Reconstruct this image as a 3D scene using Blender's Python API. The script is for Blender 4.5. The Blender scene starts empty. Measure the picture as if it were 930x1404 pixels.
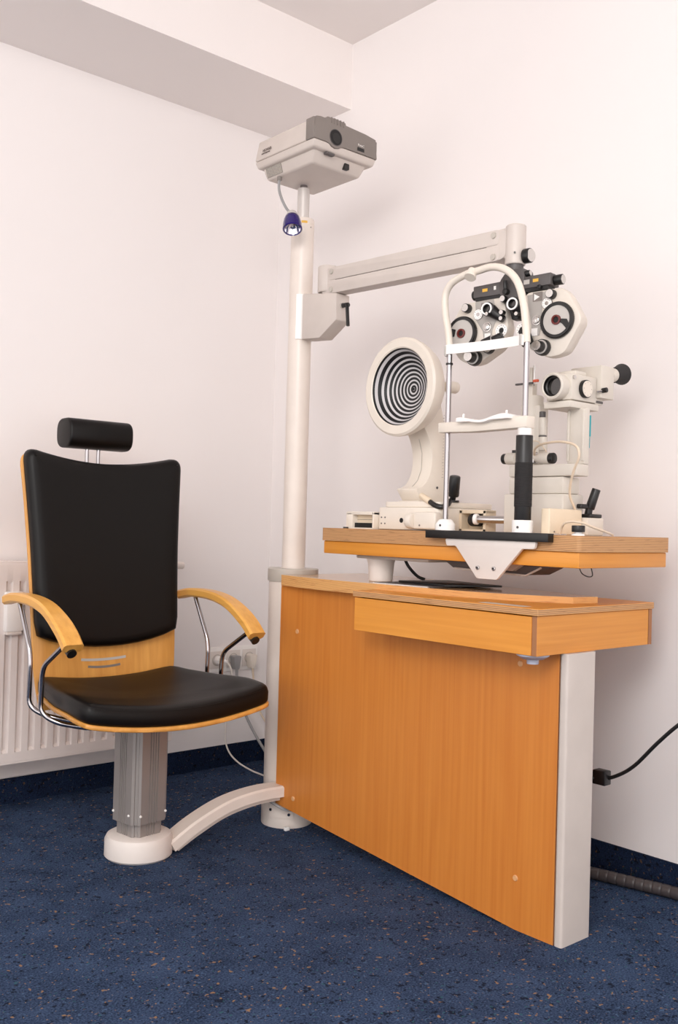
import bpy, bmesh, math, random
from mathutils import Vector, Matrix

random.seed(7)
scene = bpy.context.scene
C = scene.collection

# ------------------------------------------------------------------ camera
YAW, PITCH, ROLL = math.radians(48.743), math.radians(0.715), math.radians(1.563)
fw = Vector((math.cos(YAW) * math.cos(PITCH), math.sin(YAW) * math.cos(PITCH), math.sin(PITCH)))
rt = fw.cross(Vector((0, 0, 1))).normalized()
up = rt.cross(fw)
rt2 = rt * math.cos(ROLL) + up * math.sin(ROLL)
up2 = up * math.cos(ROLL) - rt * math.sin(ROLL)
cam_data = bpy.data.cameras.new('camera')
cam_data.sensor_fit = 'VERTICAL'
cam_data.sensor_height = 36.0
cam_data.lens = 1338.33 * 36.0 / 1404.0
cam_data.clip_start = 0.05
cam = bpy.data.objects.new('camera', cam_data)
M = Matrix((rt2, up2, -fw)).transposed().to_4x4()
M.translation = Vector((0, 0, 1.0))
cam.matrix_world = M
C.objects.link(cam)
scene.camera = cam

# ------------------------------------------------------------------ world, lights, exposure
world = bpy.data.worlds.new('World')
scene.world = world
world.use_nodes = True
world.node_tree.nodes['Background'].inputs[0].default_value = (1.0, 0.962, 0.945, 1)
world.node_tree.nodes['Background'].inputs[1].default_value = 2.2


def area_light(name, loc, target, size, power, col):
    d = bpy.data.lights.new(name, 'AREA')
    d.shape = 'SQUARE'
    d.size = size
    d.energy = power
    d.color = col
    o = bpy.data.objects.new(name, d)
    o.location = loc
    o.rotation_euler = (Vector(target) - Vector(loc)).to_track_quat('-Z', 'Y').to_euler()
    C.objects.link(o)
    return o


area_light('flash_softbox', (-0.6, 0.10, 2.6), (1.65, 2.4, 1.25), 1.5, 62, (1.0, 0.975, 0.965))
scene.view_settings.view_transform = 'Standard'
scene.view_settings.look = 'None'
scene.view_settings.exposure = 0.0
scene.view_settings.gamma = 1.0
scene.view_settings.use_curve_mapping = False


# ------------------------------------------------------------------ materials
def lin(c):
    r = []
    for v in c:
        v = v / 255.0
        r.append(v / 12.92 if v <= 0.04045 else ((v + 0.055) / 1.055) ** 2.4)
    return (r[0], r[1], r[2], 1.0)


def new_mat(name):
    m = bpy.data.materials.new(name)
    m.use_nodes = True
    nt = m.node_tree
    return m, nt, nt.nodes['Principled BSDF']


def N(nt, t, **kw):
    n = nt.nodes.new(t)
    for k, v in kw.items():
        if k in n.inputs.keys():
            n.inputs[k].default_value = v
        else:
            setattr(n, k, v)
    return n


def ramp(nt, stops):
    r = nt.nodes.new('ShaderNodeValToRGB')
    e = r.color_ramp.elements
    while len(e) > 1:
        e.remove(e[0])
    e[0].position = stops[0][0]
    e[0].color = stops[0][1]
    for p, c in stops[1:]:
        x = e.new(p)
        x.color = c
    return r


def coords(nt, scale=(1, 1, 1)):
    tc = nt.nodes.new('ShaderNodeTexCoord')
    mp = nt.nodes.new('ShaderNodeMapping')
    mp.inputs['Scale'].default_value = scale
    nt.links.new(tc.outputs['Object'], mp.inputs[0])
    return mp


def bump(nt, b, src, strength, dist=0.002):
    n = nt.nodes.new('ShaderNodeBump')
    n.inputs['Strength'].default_value = strength
    n.inputs['Distance'].default_value = dist
    nt.links.new(src, n.inputs['Height'])
    nt.links.new(n.outputs[0], b.inputs['Normal'])


def plain(name, c, rough=0.5, metal=0.0, var=0.03, bs=0.0, bscale=300, coat=0.0, spec=0.5):
    m, nt, b = new_mat(name)
    b.inputs['Roughness'].default_value = rough
    b.inputs['Metallic'].default_value = metal
    b.inputs['Coat Weight'].default_value = coat
    b.inputs['Specular IOR Level'].default_value = spec
    mp = coords(nt)
    no = N(nt, 'ShaderNodeTexNoise', Scale=14.0, Detail=3.0)
    nt.links.new(mp.outputs[0], no.inputs['Vector'])
    a = lin(c)
    lo = tuple(x * (1 - var) for x in a[:3]) + (1,)
    hi = tuple(min(1, x * (1 + var)) for x in a[:3]) + (1,)
    r = ramp(nt, [(0.3, lo), (0.7, hi)])
    nt.links.new(no.outputs[0], r.inputs[0])
    nt.links.new(r.outputs[0], b.inputs['Base Color'])
    if bs:
        n2 = N(nt, 'ShaderNodeTexNoise', Scale=float(bscale), Detail=2.0)
        nt.links.new(mp.outputs[0], n2.inputs['Vector'])
        bump(nt, b, n2.outputs[0], bs, 0.001)
    return m


def wood(name, c_lo, c_hi, axis, rough=0.38, fine=90.0, coarse=6.0):
    """beech veneer, grain running along axis"""
    m, nt, b = new_mat(name)
    b.inputs['Roughness'].default_value = rough
    k = {'x': 0, 'y': 1, 'z': 2}[axis]
    s1 = [fine] * 3
    s1[k] = 2.0
    s2 = [coarse] * 3
    s2[k] = 0.7
    mp1, mp2 = coords(nt, s1), coords(nt, s2)
    n1 = N(nt, 'ShaderNodeTexNoise', Scale=1.0, Detail=4.0)
    n2 = N(nt, 'ShaderNodeTexNoise', Scale=1.0, Detail=2.0, Distortion=1.2)
    nt.links.new(mp1.outputs[0], n1.inputs['Vector'])
    nt.links.new(mp2.outputs[0], n2.inputs['Vector'])
    # cathedral figure: rings made out of the coarse noise
    mul = N(nt, 'ShaderNodeMath', operation='MULTIPLY')
    mul.inputs[1].default_value = 34.0
    nt.links.new(n2.outputs[0], mul.inputs[0])
    sn = N(nt, 'ShaderNodeMath', operation='SINE')
    nt.links.new(mul.outputs[0], sn.inputs[0])
    sc = N(nt, 'ShaderNodeMath', operation='MULTIPLY_ADD')
    sc.inputs[1].default_value = 0.06
    nt.links.new(sn.outputs[0], sc.inputs[0])
    nt.links.new(n1.outputs[0], sc.inputs[2])
    r = ramp(nt, [(0.25, lin(c_lo)), (0.72, lin(c_hi))])
    nt.links.new(sc.outputs[0], r.inputs[0])
    nt.links.new(r.outputs[0], b.inputs['Base Color'])
    bump(nt, b, n1.outputs[0], 0.05, 0.0005)
    return m


def ply_edge(name, period, c1, c2, c3):
    """end grain of plywood: thin stacked layers"""
    m, nt, b = new_mat(name)
    b.inputs['Roughness'].default_value = 0.6
    mp = coords(nt)
    w = N(nt, 'ShaderNodeTexWave', wave_type='BANDS', bands_direction='Z')
    w.inputs['Scale'].default_value = 0.314159 / period
    w.inputs['Distortion'].default_value = 0.06
    w.inputs['Detail'].default_value = 2.0
    nt.links.new(mp.outputs[0], w.inputs['Vector'])
    mp2 = coords(nt, (18, 18, 420))
    n = N(nt, 'ShaderNodeTexNoise', Scale=1.0, Detail=3.0)
    nt.links.new(mp2.outputs[0], n.inputs['Vector'])
    r1 = ramp(nt, [(0.15, lin(c1)), (0.6, lin(c2))])
    nt.links.new(w.outputs['Fac'], r1.inputs[0])
    r2 = ramp(nt, [(0.30, lin(c3)), (0.42, (1, 1, 1, 1))])
    nt.links.new(n.outputs[0], r2.inputs[0])
    mx = N(nt, 'ShaderNodeMix', data_type='RGBA', blend_type='MULTIPLY')
    mx.inputs[0].default_value = 0.5
    nt.links.new(r1.outputs[0], mx.inputs[6])
    nt.links.new(r2.outputs[0], mx.inputs[7])
    nt.links.new(mx.outputs[2], b.inputs['Base Color'])
    return m


def carpet(name, base_lo, base_hi, dark=False):
    m, nt, b = new_mat(name)
    b.inputs['Roughness'].default_value = 0.95
    b.inputs['Specular IOR Level'].default_value = 0.12
    mp = coords(nt)
    fine = N(nt, 'ShaderNodeTexNoise', Scale=230.0, Detail=3.0)
    mid = N(nt, 'ShaderNodeTexNoise', Scale=9.0, Detail=4.0)
    for n in (fine, mid):
        nt.links.new(mp.outputs[0], n.inputs['Vector'])
    add = N(nt, 'ShaderNodeMath', operation='MULTIPLY_ADD')
    add.inputs[1].default_value = 0.35
    nt.links.new(mid.outputs[0], add.inputs[0])
    nt.links.new(fine.outputs[0], add.inputs[2])
    r0 = ramp(nt, [(0.48, lin(base_lo)), (0.86, lin(base_hi))])
    nt.links.new(add.outputs[0], r0.inputs[0])
    cur = r0.outputs[0]
    # flecks of yarn: near-black, pale blue, teal and rust
    for sc, off, thr, col, amt in ((75.0, 0.0, 0.63, (16, 20, 34), 0.85), (95.0, 3.1, 0.66, (74, 98, 128), 0.7),
                                   (85.0, 7.7, 0.69, (48, 92, 98), 0.8), (68.0, 11.3, 0.668, (148, 114, 82), 0.85),
                                   (110.0, 19.0, 0.70, (160, 136, 112), 0.8)):
        mo = nt.nodes.new('ShaderNodeMapping')
        mo.inputs['Location'].default_value = (off, off * 1.7, off * 0.6)
        mo.inputs['Scale'].default_value = (1.0, 1.0, 1.0)
        nt.links.new(mp.outputs[0], mo.inputs[0])
        n = N(nt, 'ShaderNodeTexNoise', Scale=sc, Detail=1.5)
        nt.links.new(mo.outputs[0], n.inputs['Vector'])
        rr = ramp(nt, [(thr, (0, 0, 0, 1)), (thr + 0.05, (amt, amt, amt, 1))])
        nt.links.new(n.outputs[0], rr.inputs[0])
        mx = N(nt, 'ShaderNodeMix', data_type='RGBA')
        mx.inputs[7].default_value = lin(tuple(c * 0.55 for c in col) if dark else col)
        nt.links.new(rr.outputs[0], mx.inputs[0])
        nt.links.new(cur, mx.inputs[6])
        cur = mx.outputs[2]
    nt.links.new(cur, b.inputs['Base Color'])
    bump(nt, b, fine.outputs[0], 0.5, 0.003)
    return m


def wall_paint(name, c, stains=()):
    m, nt, b = new_mat(name)
    b.inputs['Roughness'].default_value = 0.85
    b.inputs['Specular IOR Level'].default_value = 0.2
    mp = coords(nt)
    n = N(nt, 'ShaderNodeTexNoise', Scale=1.6, Detail=3.0)
    nt.links.new(mp.outputs[0], n.inputs['Vector'])
    a = lin(c)
    r = ramp(nt, [(0.3, tuple(x * 0.985 for x in a[:3]) + (1,)), (0.7, a)])
    nt.links.new(n.outputs[0], r.inputs[0])
    cur = r.outputs[0]
    if stains:
        n3 = N(nt, 'ShaderNodeTexNoise', Scale=85.0, Detail=5.0)
        nt.links.new(mp.outputs[0], n3.inputs['Vector'])
        for p, rad in stains:
            vd = N(nt, 'ShaderNodeVectorMath', operation='DISTANCE')
            vd.inputs[1].default_value = p
            nt.links.new(mp.outputs[0], vd.inputs[0])
            mr = N(nt, 'ShaderNodeMapRange')
            mr.inputs[1].default_value = 0.0
            mr.inputs[2].default_value = rad
            mr.inputs[3].default_value = 0.16
            mr.inputs[4].default_value = -0.5
            nt.links.new(vd.outputs['Value'], mr.inputs[0])
            ad = N(nt, 'ShaderNodeMath', operation='ADD')
            nt.links.new(mr.outputs[0], ad.inputs[0])
            nt.links.new(n3.outputs[0], ad.inputs[1])
            rr = ramp(nt, [(0.56, (0, 0, 0, 1)), (0.72, (0.55, 0.55, 0.55, 1))])
            nt.links.new(ad.outputs[0], rr.inputs[0])
            mx = N(nt, 'ShaderNodeMix', data_type='RGBA')
            mx.inputs[7].default_value = lin((206, 164, 120))
            nt.links.new(rr.outputs[0], mx.inputs[0])
            nt.links.new(cur, mx.inputs[6])
            cur = mx.outputs[2]
    nt.links.new(cur, b.inputs['Base Color'])
    n2 = N(nt, 'ShaderNodeTexNoise', Scale=160.0, Detail=2.0)
    nt.links.new(mp.outputs[0], n2.inputs['Vector'])
    bump(nt, b, n2.outputs[0], 0.06, 0.002)
    return m


WALL = (242, 236, 234)
m_wall_l = wall_paint('wall_paint_left', WALL, (((2.26, 3.3, 0.13), 0.07),))
m_wall_r = wall_paint('wall_paint_right', WALL, (((2.51, 1.63, 0.11), 0.07), ((2.51, 1.49, 0.10), 0.045)))
m_ceil = wall_paint('ceiling_paint', (242, 235, 232))
m_carpet = carpet('carpet_blue', (22, 34, 56), (64, 82, 112))
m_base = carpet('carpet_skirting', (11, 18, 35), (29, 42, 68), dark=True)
m_wood_v = wood('beech_vertical', (200, 119, 47), (211, 133, 57), 'z')
m_wood_y = wood('beech_along_y', (214, 138, 48), (225, 151, 60), 'y')
m_wood_x = wood('beech_along_x', (206, 132, 50), (220, 148, 64), 'x')
m_ply = ply_edge('plywood_edge', 0.0042, (160, 112, 72), (205, 158, 108), (120, 78, 48))
m_ply_fine = ply_edge('plywood_edge_light', 0.0036, (202, 146, 84), (226, 172, 108), (176, 118, 68))
m_edge_brown = plain('veneer_edge', (160, 108, 70), 0.6)
m_desk_top = plain('desk_laminate', (205, 160, 112), 0.16, coat=0.2)
m_chairwood = wood('beech_chair_shell', (206, 142, 66), (224, 162, 82), 'z', fine=60)
m_armwood = wood('beech_armrest', (214, 152, 70), (232, 174, 88), 'y', rough=0.3, fine=70)
m_leather = plain('black_leather', (9, 6, 5), 0.42, var=0.1, bs=0.12, bscale=420, spec=0.26)
m_white = plain('white_lacquer', (226, 217, 210), 0.38)
m_stand = plain('warm_white_lacquer', (228, 216, 206), 0.32)
m_arm = plain('grey_white_lacquer', (205, 194, 186), 0.42)
m_cream = plain('cream_plastic', (228, 218, 205), 0.4)
m_phor = plain('phoropter_cream', (218, 208, 196), 0.4)
m_plate = plain('phoropter_face_grey', (170, 164, 158), 0.35)
m_slit = plain('instrument_grey', (212, 204, 193), 0.4)
m_beige = plain('beige_plastic', (226, 208, 182), 0.45)
m_pure = plain('bright_white_plastic', (246, 242, 238), 0.35)
m_radiator = plain('radiator_enamel', (232, 222, 217), 0.35)
m_capgrey = plain('cap_grey', (188, 180, 170), 0.4)
m_lightgrey = plain('phoropter_grey', (190, 184, 178), 0.35)
m_silver = plain('satin_silver', (212, 208, 204), 0.25, 0.85)
m_tube = plain('satin_grey_tube', (206, 199, 194), 0.35, 0.25)
m_chrome = plain('chrome', (176, 172, 174), 0.12, 1.0)
m_steel = plain('brushed_steel', (196, 192, 190), 0.22, 1.0)
m_alu = plain('anodised_aluminium', (156, 149, 145), 0.5, 0.45)
m_dark = plain('dark_grey_plastic', (84, 79, 78), 0.45)
m_mid = plain('mid_grey_plastic', (128, 119, 113), 0.5)
m_black = plain('black_plastic', (20, 18, 18), 0.38)
m_rubber = plain('black_rubber', (34, 31, 31), 0.7, bs=0.3, bscale=600)
m_hole = plain('deep_black', (6, 5, 5), 0.6)
m_red = plain('red_ring', (104, 38, 34), 0.4)
m_yellow = plain('yellow_label', (226, 176, 70), 0.5)
m_paper = plain('white_paper', (238, 234, 230), 0.7)
m_greypaper = plain('grey_label', (196, 186, 174), 0.6)
m_teal = plain('teal_plastic', (30, 158, 170), 0.4)
m_bluegrey = plain('blue_grey_plastic', (176, 178, 192), 0.4)
m_cablegrey = plain('grey_cable', (150, 148, 148), 0.5)
m_cablewhite = plain('white_cable', (232, 224, 216), 0.5)
m_cablecream = plain('cream_cable', (222, 202, 178), 0.5)
m_hose = plain('grey_hose', (70, 64, 64), 0.4)
m_red_dot = plain('orange_red_plastic', (214, 92, 62), 0.4)
m_purple = plain('purple_plastic', (34, 16, 98), 0.2, coat=0.3)
m_ink = plain('printed_ink', (104, 92, 86), 0.6)
m_inkw = plain('printed_white', (232, 226, 220), 0.6)
m_cap = plain('screw_cap_beech', (222, 168, 118), 0.5)


def glass_mat(name, col, rough=0.05):
    m, nt, b = new_mat(name)
    b.inputs['Base Color'].default_value = col
    b.inputs['Roughness'].default_value = rough
    b.inputs['Metallic'].default_value = 0.0
    b.inputs['Coat Weight'].default_value = 1.0
    return m


m_lens = glass_mat('dark_lens_glass', (0.02, 0.017, 0.015, 1))
m_reflector = plain('lamp_reflector', (225, 222, 230), 0.12, 1.0)


def ring_mat():
    """black and pale rings of the keratoscope bowl (radius measured about the disc axis, local X)"""
    m, nt, b = new_mat('placido_rings')
    b.inputs['Roughness'].default_value = 0.5
    tc = nt.nodes.new('ShaderNodeTexCoord')
    sx = nt.nodes.new('ShaderNodeSeparateXYZ')
    nt.links.new(tc.outputs['Object'], sx.inputs[0])

    def m2(op, a, bb):
        n = N(nt, 'ShaderNodeMath', operation=op)
        for i, v in enumerate((a, bb)):
            if v is None:
                continue
            if isinstance(v, (int, float)):
                n.inputs[i].default_value = v
            else:
                nt.links.new(v, n.inputs[i])
        return n.outputs[0]
    yy = m2('MULTIPLY', sx.outputs['Y'], sx.outputs['Y'])
    zz = m2('MULTIPLY', sx.outputs['Z'], sx.outputs['Z'])
    r = m2('SQRT', m2('ADD', yy, zz), None)
    ph = m2('FRACT', m2('DIVIDE', r, 0.0118), None)
    k = m2('GREATER_THAN', ph, 0.42)
    rr = ramp(nt, [(0.0, lin((206, 202, 202))), (1.0, lin((14, 12, 14)))])
    nt.links.new(k, rr.inputs[0])
    nt.links.new(rr.outputs[0], b.inputs['Base Color'])
    return m


m_rings = ring_mat()


# ------------------------------------------------------------------ mesh helpers
def V(*a):
    return Vector(a)


def merge(bm, tmp):
    me = bpy.data.meshes.new('tmp')
    tmp.to_mesh(me)
    tmp.free()
    bm.from_mesh(me)
    bpy.data.meshes.remove(me)


def bevel_sharp(b, w, seg=2, ang=30):
    if w <= 0:
        return
    b.normal_update()
    es = [e for e in b.edges if len(e.link_faces) == 2 and e.calc_face_angle(0) > math.radians(ang)]
    bmesh.ops.bevel(b, geom=es, offset=w, segments=seg, profile=0.5, affect='EDGES', clamp_overlap=True)


def box(bm, x0, x1, y0, y1, z0, z1, bev=0.0, seg=2, rotz=0.0):
    t = bmesh.new()
    bmesh.ops.create_cube(t, size=1.0)
    c = V((x0 + x1) / 2, (y0 + y1) / 2, (z0 + z1) / 2)
    bmesh.ops.scale(t, verts=t.verts, vec=(x1 - x0, y1 - y0, z1 - z0))
    bevel_sharp(t, bev, seg)
    if rotz:
        bmesh.ops.rotate(t, verts=t.verts, cent=(0, 0, 0), matrix=Matrix.Rotation(rotz, 3, 'Z'))
    bmesh.ops.translate(t, verts=t.verts, vec=c)
    merge(bm, t)


def axis_frame(d):
    d = d.normalized()
    h = V(0, 0, 1) if abs(d.z) < 0.9 else V(1, 0, 0)
    a = d.cross(h).normalized()
    return a, d.cross(a).normalized()


def lathe(bm, prof, org, ax, n=32, cap0=True, cap1=True):
    """prof: list of (radius, distance along ax)"""
    ax = Vector(ax).normalized()
    org = Vector(org)
    a, b = axis_frame(ax)
    rings = []
    for r, t in prof:
        if r < 1e-6:
            rings.append([bm.verts.new(org + ax * t)])
        else:
            rings.append([bm.verts.new(org + ax * t + (a * math.cos(2 * math.pi * i / n) + b * math.sin(2 * math.pi * i / n)) * r)
                          for i in range(n)])
    for r0, r1 in zip(rings, rings[1:]):
        for i in range(n):
            j = (i + 1) % n
            if len(r0) == 1 and len(r1) == 1:
                continue
            if len(r0) == 1:
                bm.faces.new((r0[0], r1[i], r1[j]))
            elif len(r1) == 1:
                bm.faces.new((r0[i], r0[j], r1[0]))
            else:
                bm.faces.new((r0[i], r0[j], r1[j], r1[i]))
    if cap0 and len(rings[0]) > 1:
        bm.faces.new(rings[0][::-1])
    if cap1 and len(rings[-1]) > 1:
        bm.faces.new(rings[-1])


def cyl(bm, p0, p1, r0, r1=None, n=24, bev=0.0):
    p0, p1 = Vector(p0), Vector(p1)
    r1 = r0 if r1 is None else r1
    L = (p1 - p0).length
    if bev:
        prof = [(r0 - bev, 0), (r0 - bev * 0.3, bev * 0.3), (r0, bev), (r1, L - bev), (r1 - bev * 0.3, L - bev * 0.3), (r1 - bev, L)]
    else:
        prof = [(r0, 0), (r1, L)]
    lathe(bm, prof, p0, p1 - p0, n)


def smooth_path(pts, sub=6, closed=False):
    pts = [Vector(p) for p in pts]
    out = []
    n = len(pts)
    rng = range(n) if closed else range(n - 1)
    for i in rng:
        p1, p2 = pts[i], pts[(i + 1) % n]
        p0 = pts[i - 1] if (i > 0 or closed) else p1 * 2 - p2
        p3 = pts[(i + 2) % n] if (i + 2 < n or closed) else p2 * 2 - p1
        for k in range(sub):
            t = k / sub
            out.append(0.5 * ((2 * p1) + (p2 - p0) * t + (2 * p0 - 5 * p1 + 4 * p2 - p3) * t * t + (3 * p1 - p0 - 3 * p2 + p3) * t ** 3))
    if not closed:
        out.append(pts[-1])
    return out


def fillet_path(pts, r, seg=5):
    pts = [Vector(p) for p in pts]
    out = [pts[0]]
    for a, b, c in zip(pts, pts[1:], pts[2:]):
        d0, d1 = (a - b), (c - b)
        k = min(r, d0.length * 0.48, d1.length * 0.48)
        q0, q1 = b + d0.normalized() * k, b + d1.normalized() * k
        for i in range(seg + 1):
            t = i / seg
            out.append(q0 * (1 - t) ** 2 + b * 2 * t * (1 - t) + q1 * t * t)
    out.append(pts[-1])
    return out


def sweep(bm, path, section, up_hint=None, caps=True):
    """section: function(i, t) -> list of (a, b) offsets, or a fixed list"""
    n = len(path)
    rings = []
    prev = None
    for i, p in enumerate(path):
        d = (path[min(i + 1, n - 1)] - path[max(i - 1, 0)]).normalized()
        if up_hint is not None:
            a = d.cross(Vector(up_hint)).normalized()
        elif prev is None:
            a, _ = axis_frame(d)
        else:
            a = (prev - d * prev.dot(d)).normalized()
        prev = a
        b = a.cross(d).normalized()
        sec = section(i, i / (n - 1)) if callable(section) else section
        rings.append([bm.verts.new(p + a * u + b * v) for u, v in sec])
    k = len(rings[0])
    for r0, r1 in zip(rings, rings[1:]):
        for i in range(k):
            j = (i + 1) % k
            bm.faces.new((r0[i], r1[i], r1[j], r0[j]))
    if caps:
        bm.faces.new(rings[0])
        bm.faces.new(rings[-1][::-1])


def circ(r, n=10):
    return [(r * math.cos(2 * math.pi * i / n), r * math.sin(2 * math.pi * i / n)) for i in range(n)]


def tube(bm, pts, r, n=10):
    sweep(bm, [Vector(p) for p in pts], circ(r, n))


def prism(bm, poly, org, U, Vv, D, bev=0.0, seg=2):
    """polygon (u, v) in the plane org + u U + v V, extruded by vector D"""
    t = bmesh.new()
    org, U, Vv, D = Vector(org), Vector(U), Vector(Vv), Vector(D)
    lo = [t.verts.new(org + U * u + Vv * v) for u, v in poly]
    hi = [t.verts.new(v.co + D) for v in lo]
    n = len(lo)
    t.faces.new(lo)
    t.faces.new(hi[::-1])
    for i in range(n):
        j = (i + 1) % n
        t.faces.new((lo[i], hi[i], hi[j], lo[j]))
    bmesh.ops.recalc_face_normals(t, faces=t.faces)
    bevel_sharp(t, bev, seg)
    merge(bm, t)


def round_poly(poly, r, seg=4):
    out = []
    n = len(poly)
    for i in range(n):
        a, b, c = Vector(poly[i - 1]), Vector(poly[i]), Vector(poly[(i + 1) % n])
        d0, d1 = a - b, c - b
        k = min(r, d0.length * 0.45, d1.length * 0.45)
        q0, q1 = b + d0.normalized() * k, b + d1.normalized() * k
        for s in range(seg + 1):
            t = s / seg
            p = q0 * (1 - t) ** 2 + b * 2 * t * (1 - t) + q1 * t * t
            out.append((p.x, p.y))
    return out


ORG = {}


def obj(name, bm, mat, parent=None, ang=35, matfn=None):
    """one mesh object; vertices are given in world space and moved under the parent's origin"""
    if isinstance(mat, (list, tuple)):
        mats = list(mat)
    else:
        mats = [mat]
    bmesh.ops.recalc_face_normals(bm, faces=bm.faces)
    bm.normal_update()
    if parent is not None:
        org = ORG[parent.name]
    else:
        xs = [v.co for v in bm.verts]
        org = V((min(p.x for p in xs) + max(p.x for p in xs)) / 2, (min(p.y for p in xs) + max(p.y for p in xs)) / 2, min(p.z for p in xs))
    bmesh.ops.translate(bm, verts=bm.verts, vec=-org)
    for f in bm.faces:
        f.smooth = True
        if matfn:
            f.material_index = matfn(f)
    for e in bm.edges:
        if len(e.link_faces) == 2 and e.calc_face_angle(0) > math.radians(ang):
            e.smooth = False
    me = bpy.data.meshes.new(name)
    bm.to_mesh(me)
    bm.free()
    for m in mats:
        me.materials.append(m)
    o = bpy.data.objects.new(name, me)
    C.objects.link(o)
    if parent is not None:
        o.parent = parent
    else:
        o.location = org
    ORG[o.name] = org
    return o


def thing(name, label, cat, loc, group=None):
    o = bpy.data.objects.new(name, None)
    o.empty_display_size = 0.1
    C.objects.link(o)
    o.location = loc
    o['label'] = label
    o['category'] = cat
    if group:
        o['group'] = group
    ORG[o.name] = Vector(loc)
    return o


def tag(o, label, cat, group=None):
    o['label'] = label
    o['category'] = cat
    if group:
        o['group'] = group
    return o


def struct(name, bm, m, label=None, cat=None):
    o = obj(name, bm, m)
    o['kind'] = 'structure'
    if label:
        o['label'] = label
        o['category'] = cat
    return o


def part(name, mat, parent, fn, label=None, ang=35, matfn=None):
    b = bmesh.new()
    fn(b)
    o = obj(name, b, mat, parent, ang, matfn)
    if label:
        o['label'] = label
    return o


def pbox(name, mat, parent, *a, bev=0.0, label=None, matfn=None):
    return part(name, mat, parent, lambda b: box(b, *a, bev=bev), label, matfn=matfn)


def pcyl(name, mat, parent, p0, p1, r0, r1=None, n=24, bev=0.0, label=None):
    return part(name, mat, parent, lambda b: cyl(b, p0, p1, r0, r1, n, bev), label)


def text_part(name, body, mat, parent, org, U, Vv, size, depth=0.0006):
    """flat printed lettering turned into a mesh; org = lower left corner in world space"""
    cu = bpy.data.curves.new('lettering', 'FONT')
    cu.body = body
    cu.size = size
    cu.extrude = depth
    cu.resolution_u = 2
    to = bpy.data.objects.new('lettering', cu)
    C.objects.link(to)
    dg = bpy.context.evaluated_depsgraph_get()
    me = bpy.data.meshes.new_from_object(to.evaluated_get(dg))
    bpy.data.objects.remove(to)
    bpy.data.curves.remove(cu)
    b = bmesh.new()
    b.from_mesh(me)
    bpy.data.meshes.remove(me)
    U, Vv = Vector(U).normalized(), Vector(Vv).normalized()
    Nn = U.cross(Vv)
    for v in b.verts:
        c = v.co.copy()
        v.co = Vector(org) + U * c.x + Vv * c.y + Nn * c.z
    return obj(name, b, mat, parent)


# ------------------------------------------------------------------ the room
XW, YW, ZC = 2.51, 3.30, 2.88
b = bmesh.new(); box(b, -2.6, XW + 0.12, -2.6, YW + 0.12, -0.1, 0.0)
struct('floor', b, m_carpet, 'dark blue speckled carpet floor', 'floor')
b = bmesh.new(); box(b, -2.6, XW, YW, YW + 0.12, 0.0, ZC)
struct('wall_left', b, m_wall_l, 'pale pinkish wall behind the chair and radiator', 'wall')
b = bmesh.new(); box(b, XW, XW + 0.12, -2.6, YW + 0.12, 0.0, ZC)
struct('wall_right', b, m_wall_r, 'pale pinkish wall behind the instrument desk', 'wall')
b = bmesh.new(); box(b, -2.6, XW + 0.12, -2.6, YW + 0.12, ZC, ZC + 0.1)
struct('ceiling', b, m_ceil, 'plain white ceiling', 'ceiling')
b = bmesh.new(); box(b, -2.6, XW, 2.856, YW, 2.624, ZC)
struct('trim_1', b, m_ceil, 'boxed white ceiling beam along the left wall', 'beam')
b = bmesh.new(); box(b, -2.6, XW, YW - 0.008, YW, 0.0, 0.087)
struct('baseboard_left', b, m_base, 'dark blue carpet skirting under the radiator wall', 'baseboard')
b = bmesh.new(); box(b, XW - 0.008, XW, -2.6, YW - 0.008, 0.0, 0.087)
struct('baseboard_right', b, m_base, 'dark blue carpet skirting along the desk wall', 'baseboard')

# ------------------------------------------------------------------ radiator
rad = thing('radiator', 'white fluted panel radiator on the wall behind the chair', 'radiator', (1.40, 3.23, 0.087))
RX0, RX1 = 0.85, 1.975


def rad_panel(bm):
    # pressed steel sheet with vertical flutes: profile along x, three height zones
    prof = []
    pitch = 0.0455
    x = RX0
    prof.append((x, 0))
    while x + pitch < RX1 - 0.02:
        prof += [(x + 0.013, 0), (x + 0.0165, 1), (x + 0.0325, 1), (x + 0.036, 0)]
        x += pitch
    prof.append((RX1, 0))
    yf = 3.172
    zs = [(0.174, 0), (0.206, 0), (0.216, 1), (0.768, 1), (0.780, 0), (0.834, 0), (0.840, -0.3)]
    rows = []
    for z, k in zs:
        rows.append([bm.verts.new((px, yf + 0.012 * d * max(k, 0) + (0.004 if k < 0 else 0), z)) for px, d in prof])
    for r0, r1 in zip(rows, rows[1:]):
        for i in range(len(r0) - 1):
            bm.faces.new((r0[i], r0[i + 1], r1[i + 1], r1[i]))


part('front_panel', m_radiator, rad, rad_panel, ang=50)
pbox('top_grille', m_radiator, rad, RX0, RX1, 3.1765, 3.285, 0.835, 0.845, bev=0.002)
pbox('back_panel', m_radiator, rad, RX0, RX1, 3.268, 3.284, 0.098, 0.832, bev=0.003)
pbox('side_cover', m_radiator, rad, RX1 - 0.004, RX1 + 0.001, 3.175, 3.284, 0.17, 0.837, bev=0.001)
pbox('bottom_lip', m_radiator, rad, RX0, RX1, 3.1725, 3.2655, 0.166, 0.174, bev=0.002)
for rx in (1.0, 1.85):
    pbox('wall_bracket', m_radiator, rad, rx, rx + 0.03, 3.284, 3.2995, 0.3, 0.75)
vlv = part('valve', m_white, rad, lambda b: cyl(b, (RX1, 3.215, 0.826), (RX1 + 0.055, 3.215, 0.826), 0.0155, 0.0145, 20, 0.003), 'small white valve at the top end')
hc = thing('heat_meter', 'small white heat meter box clipped to the radiator front', 'meter', (1.352, 3.19, 0.612))
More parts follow.
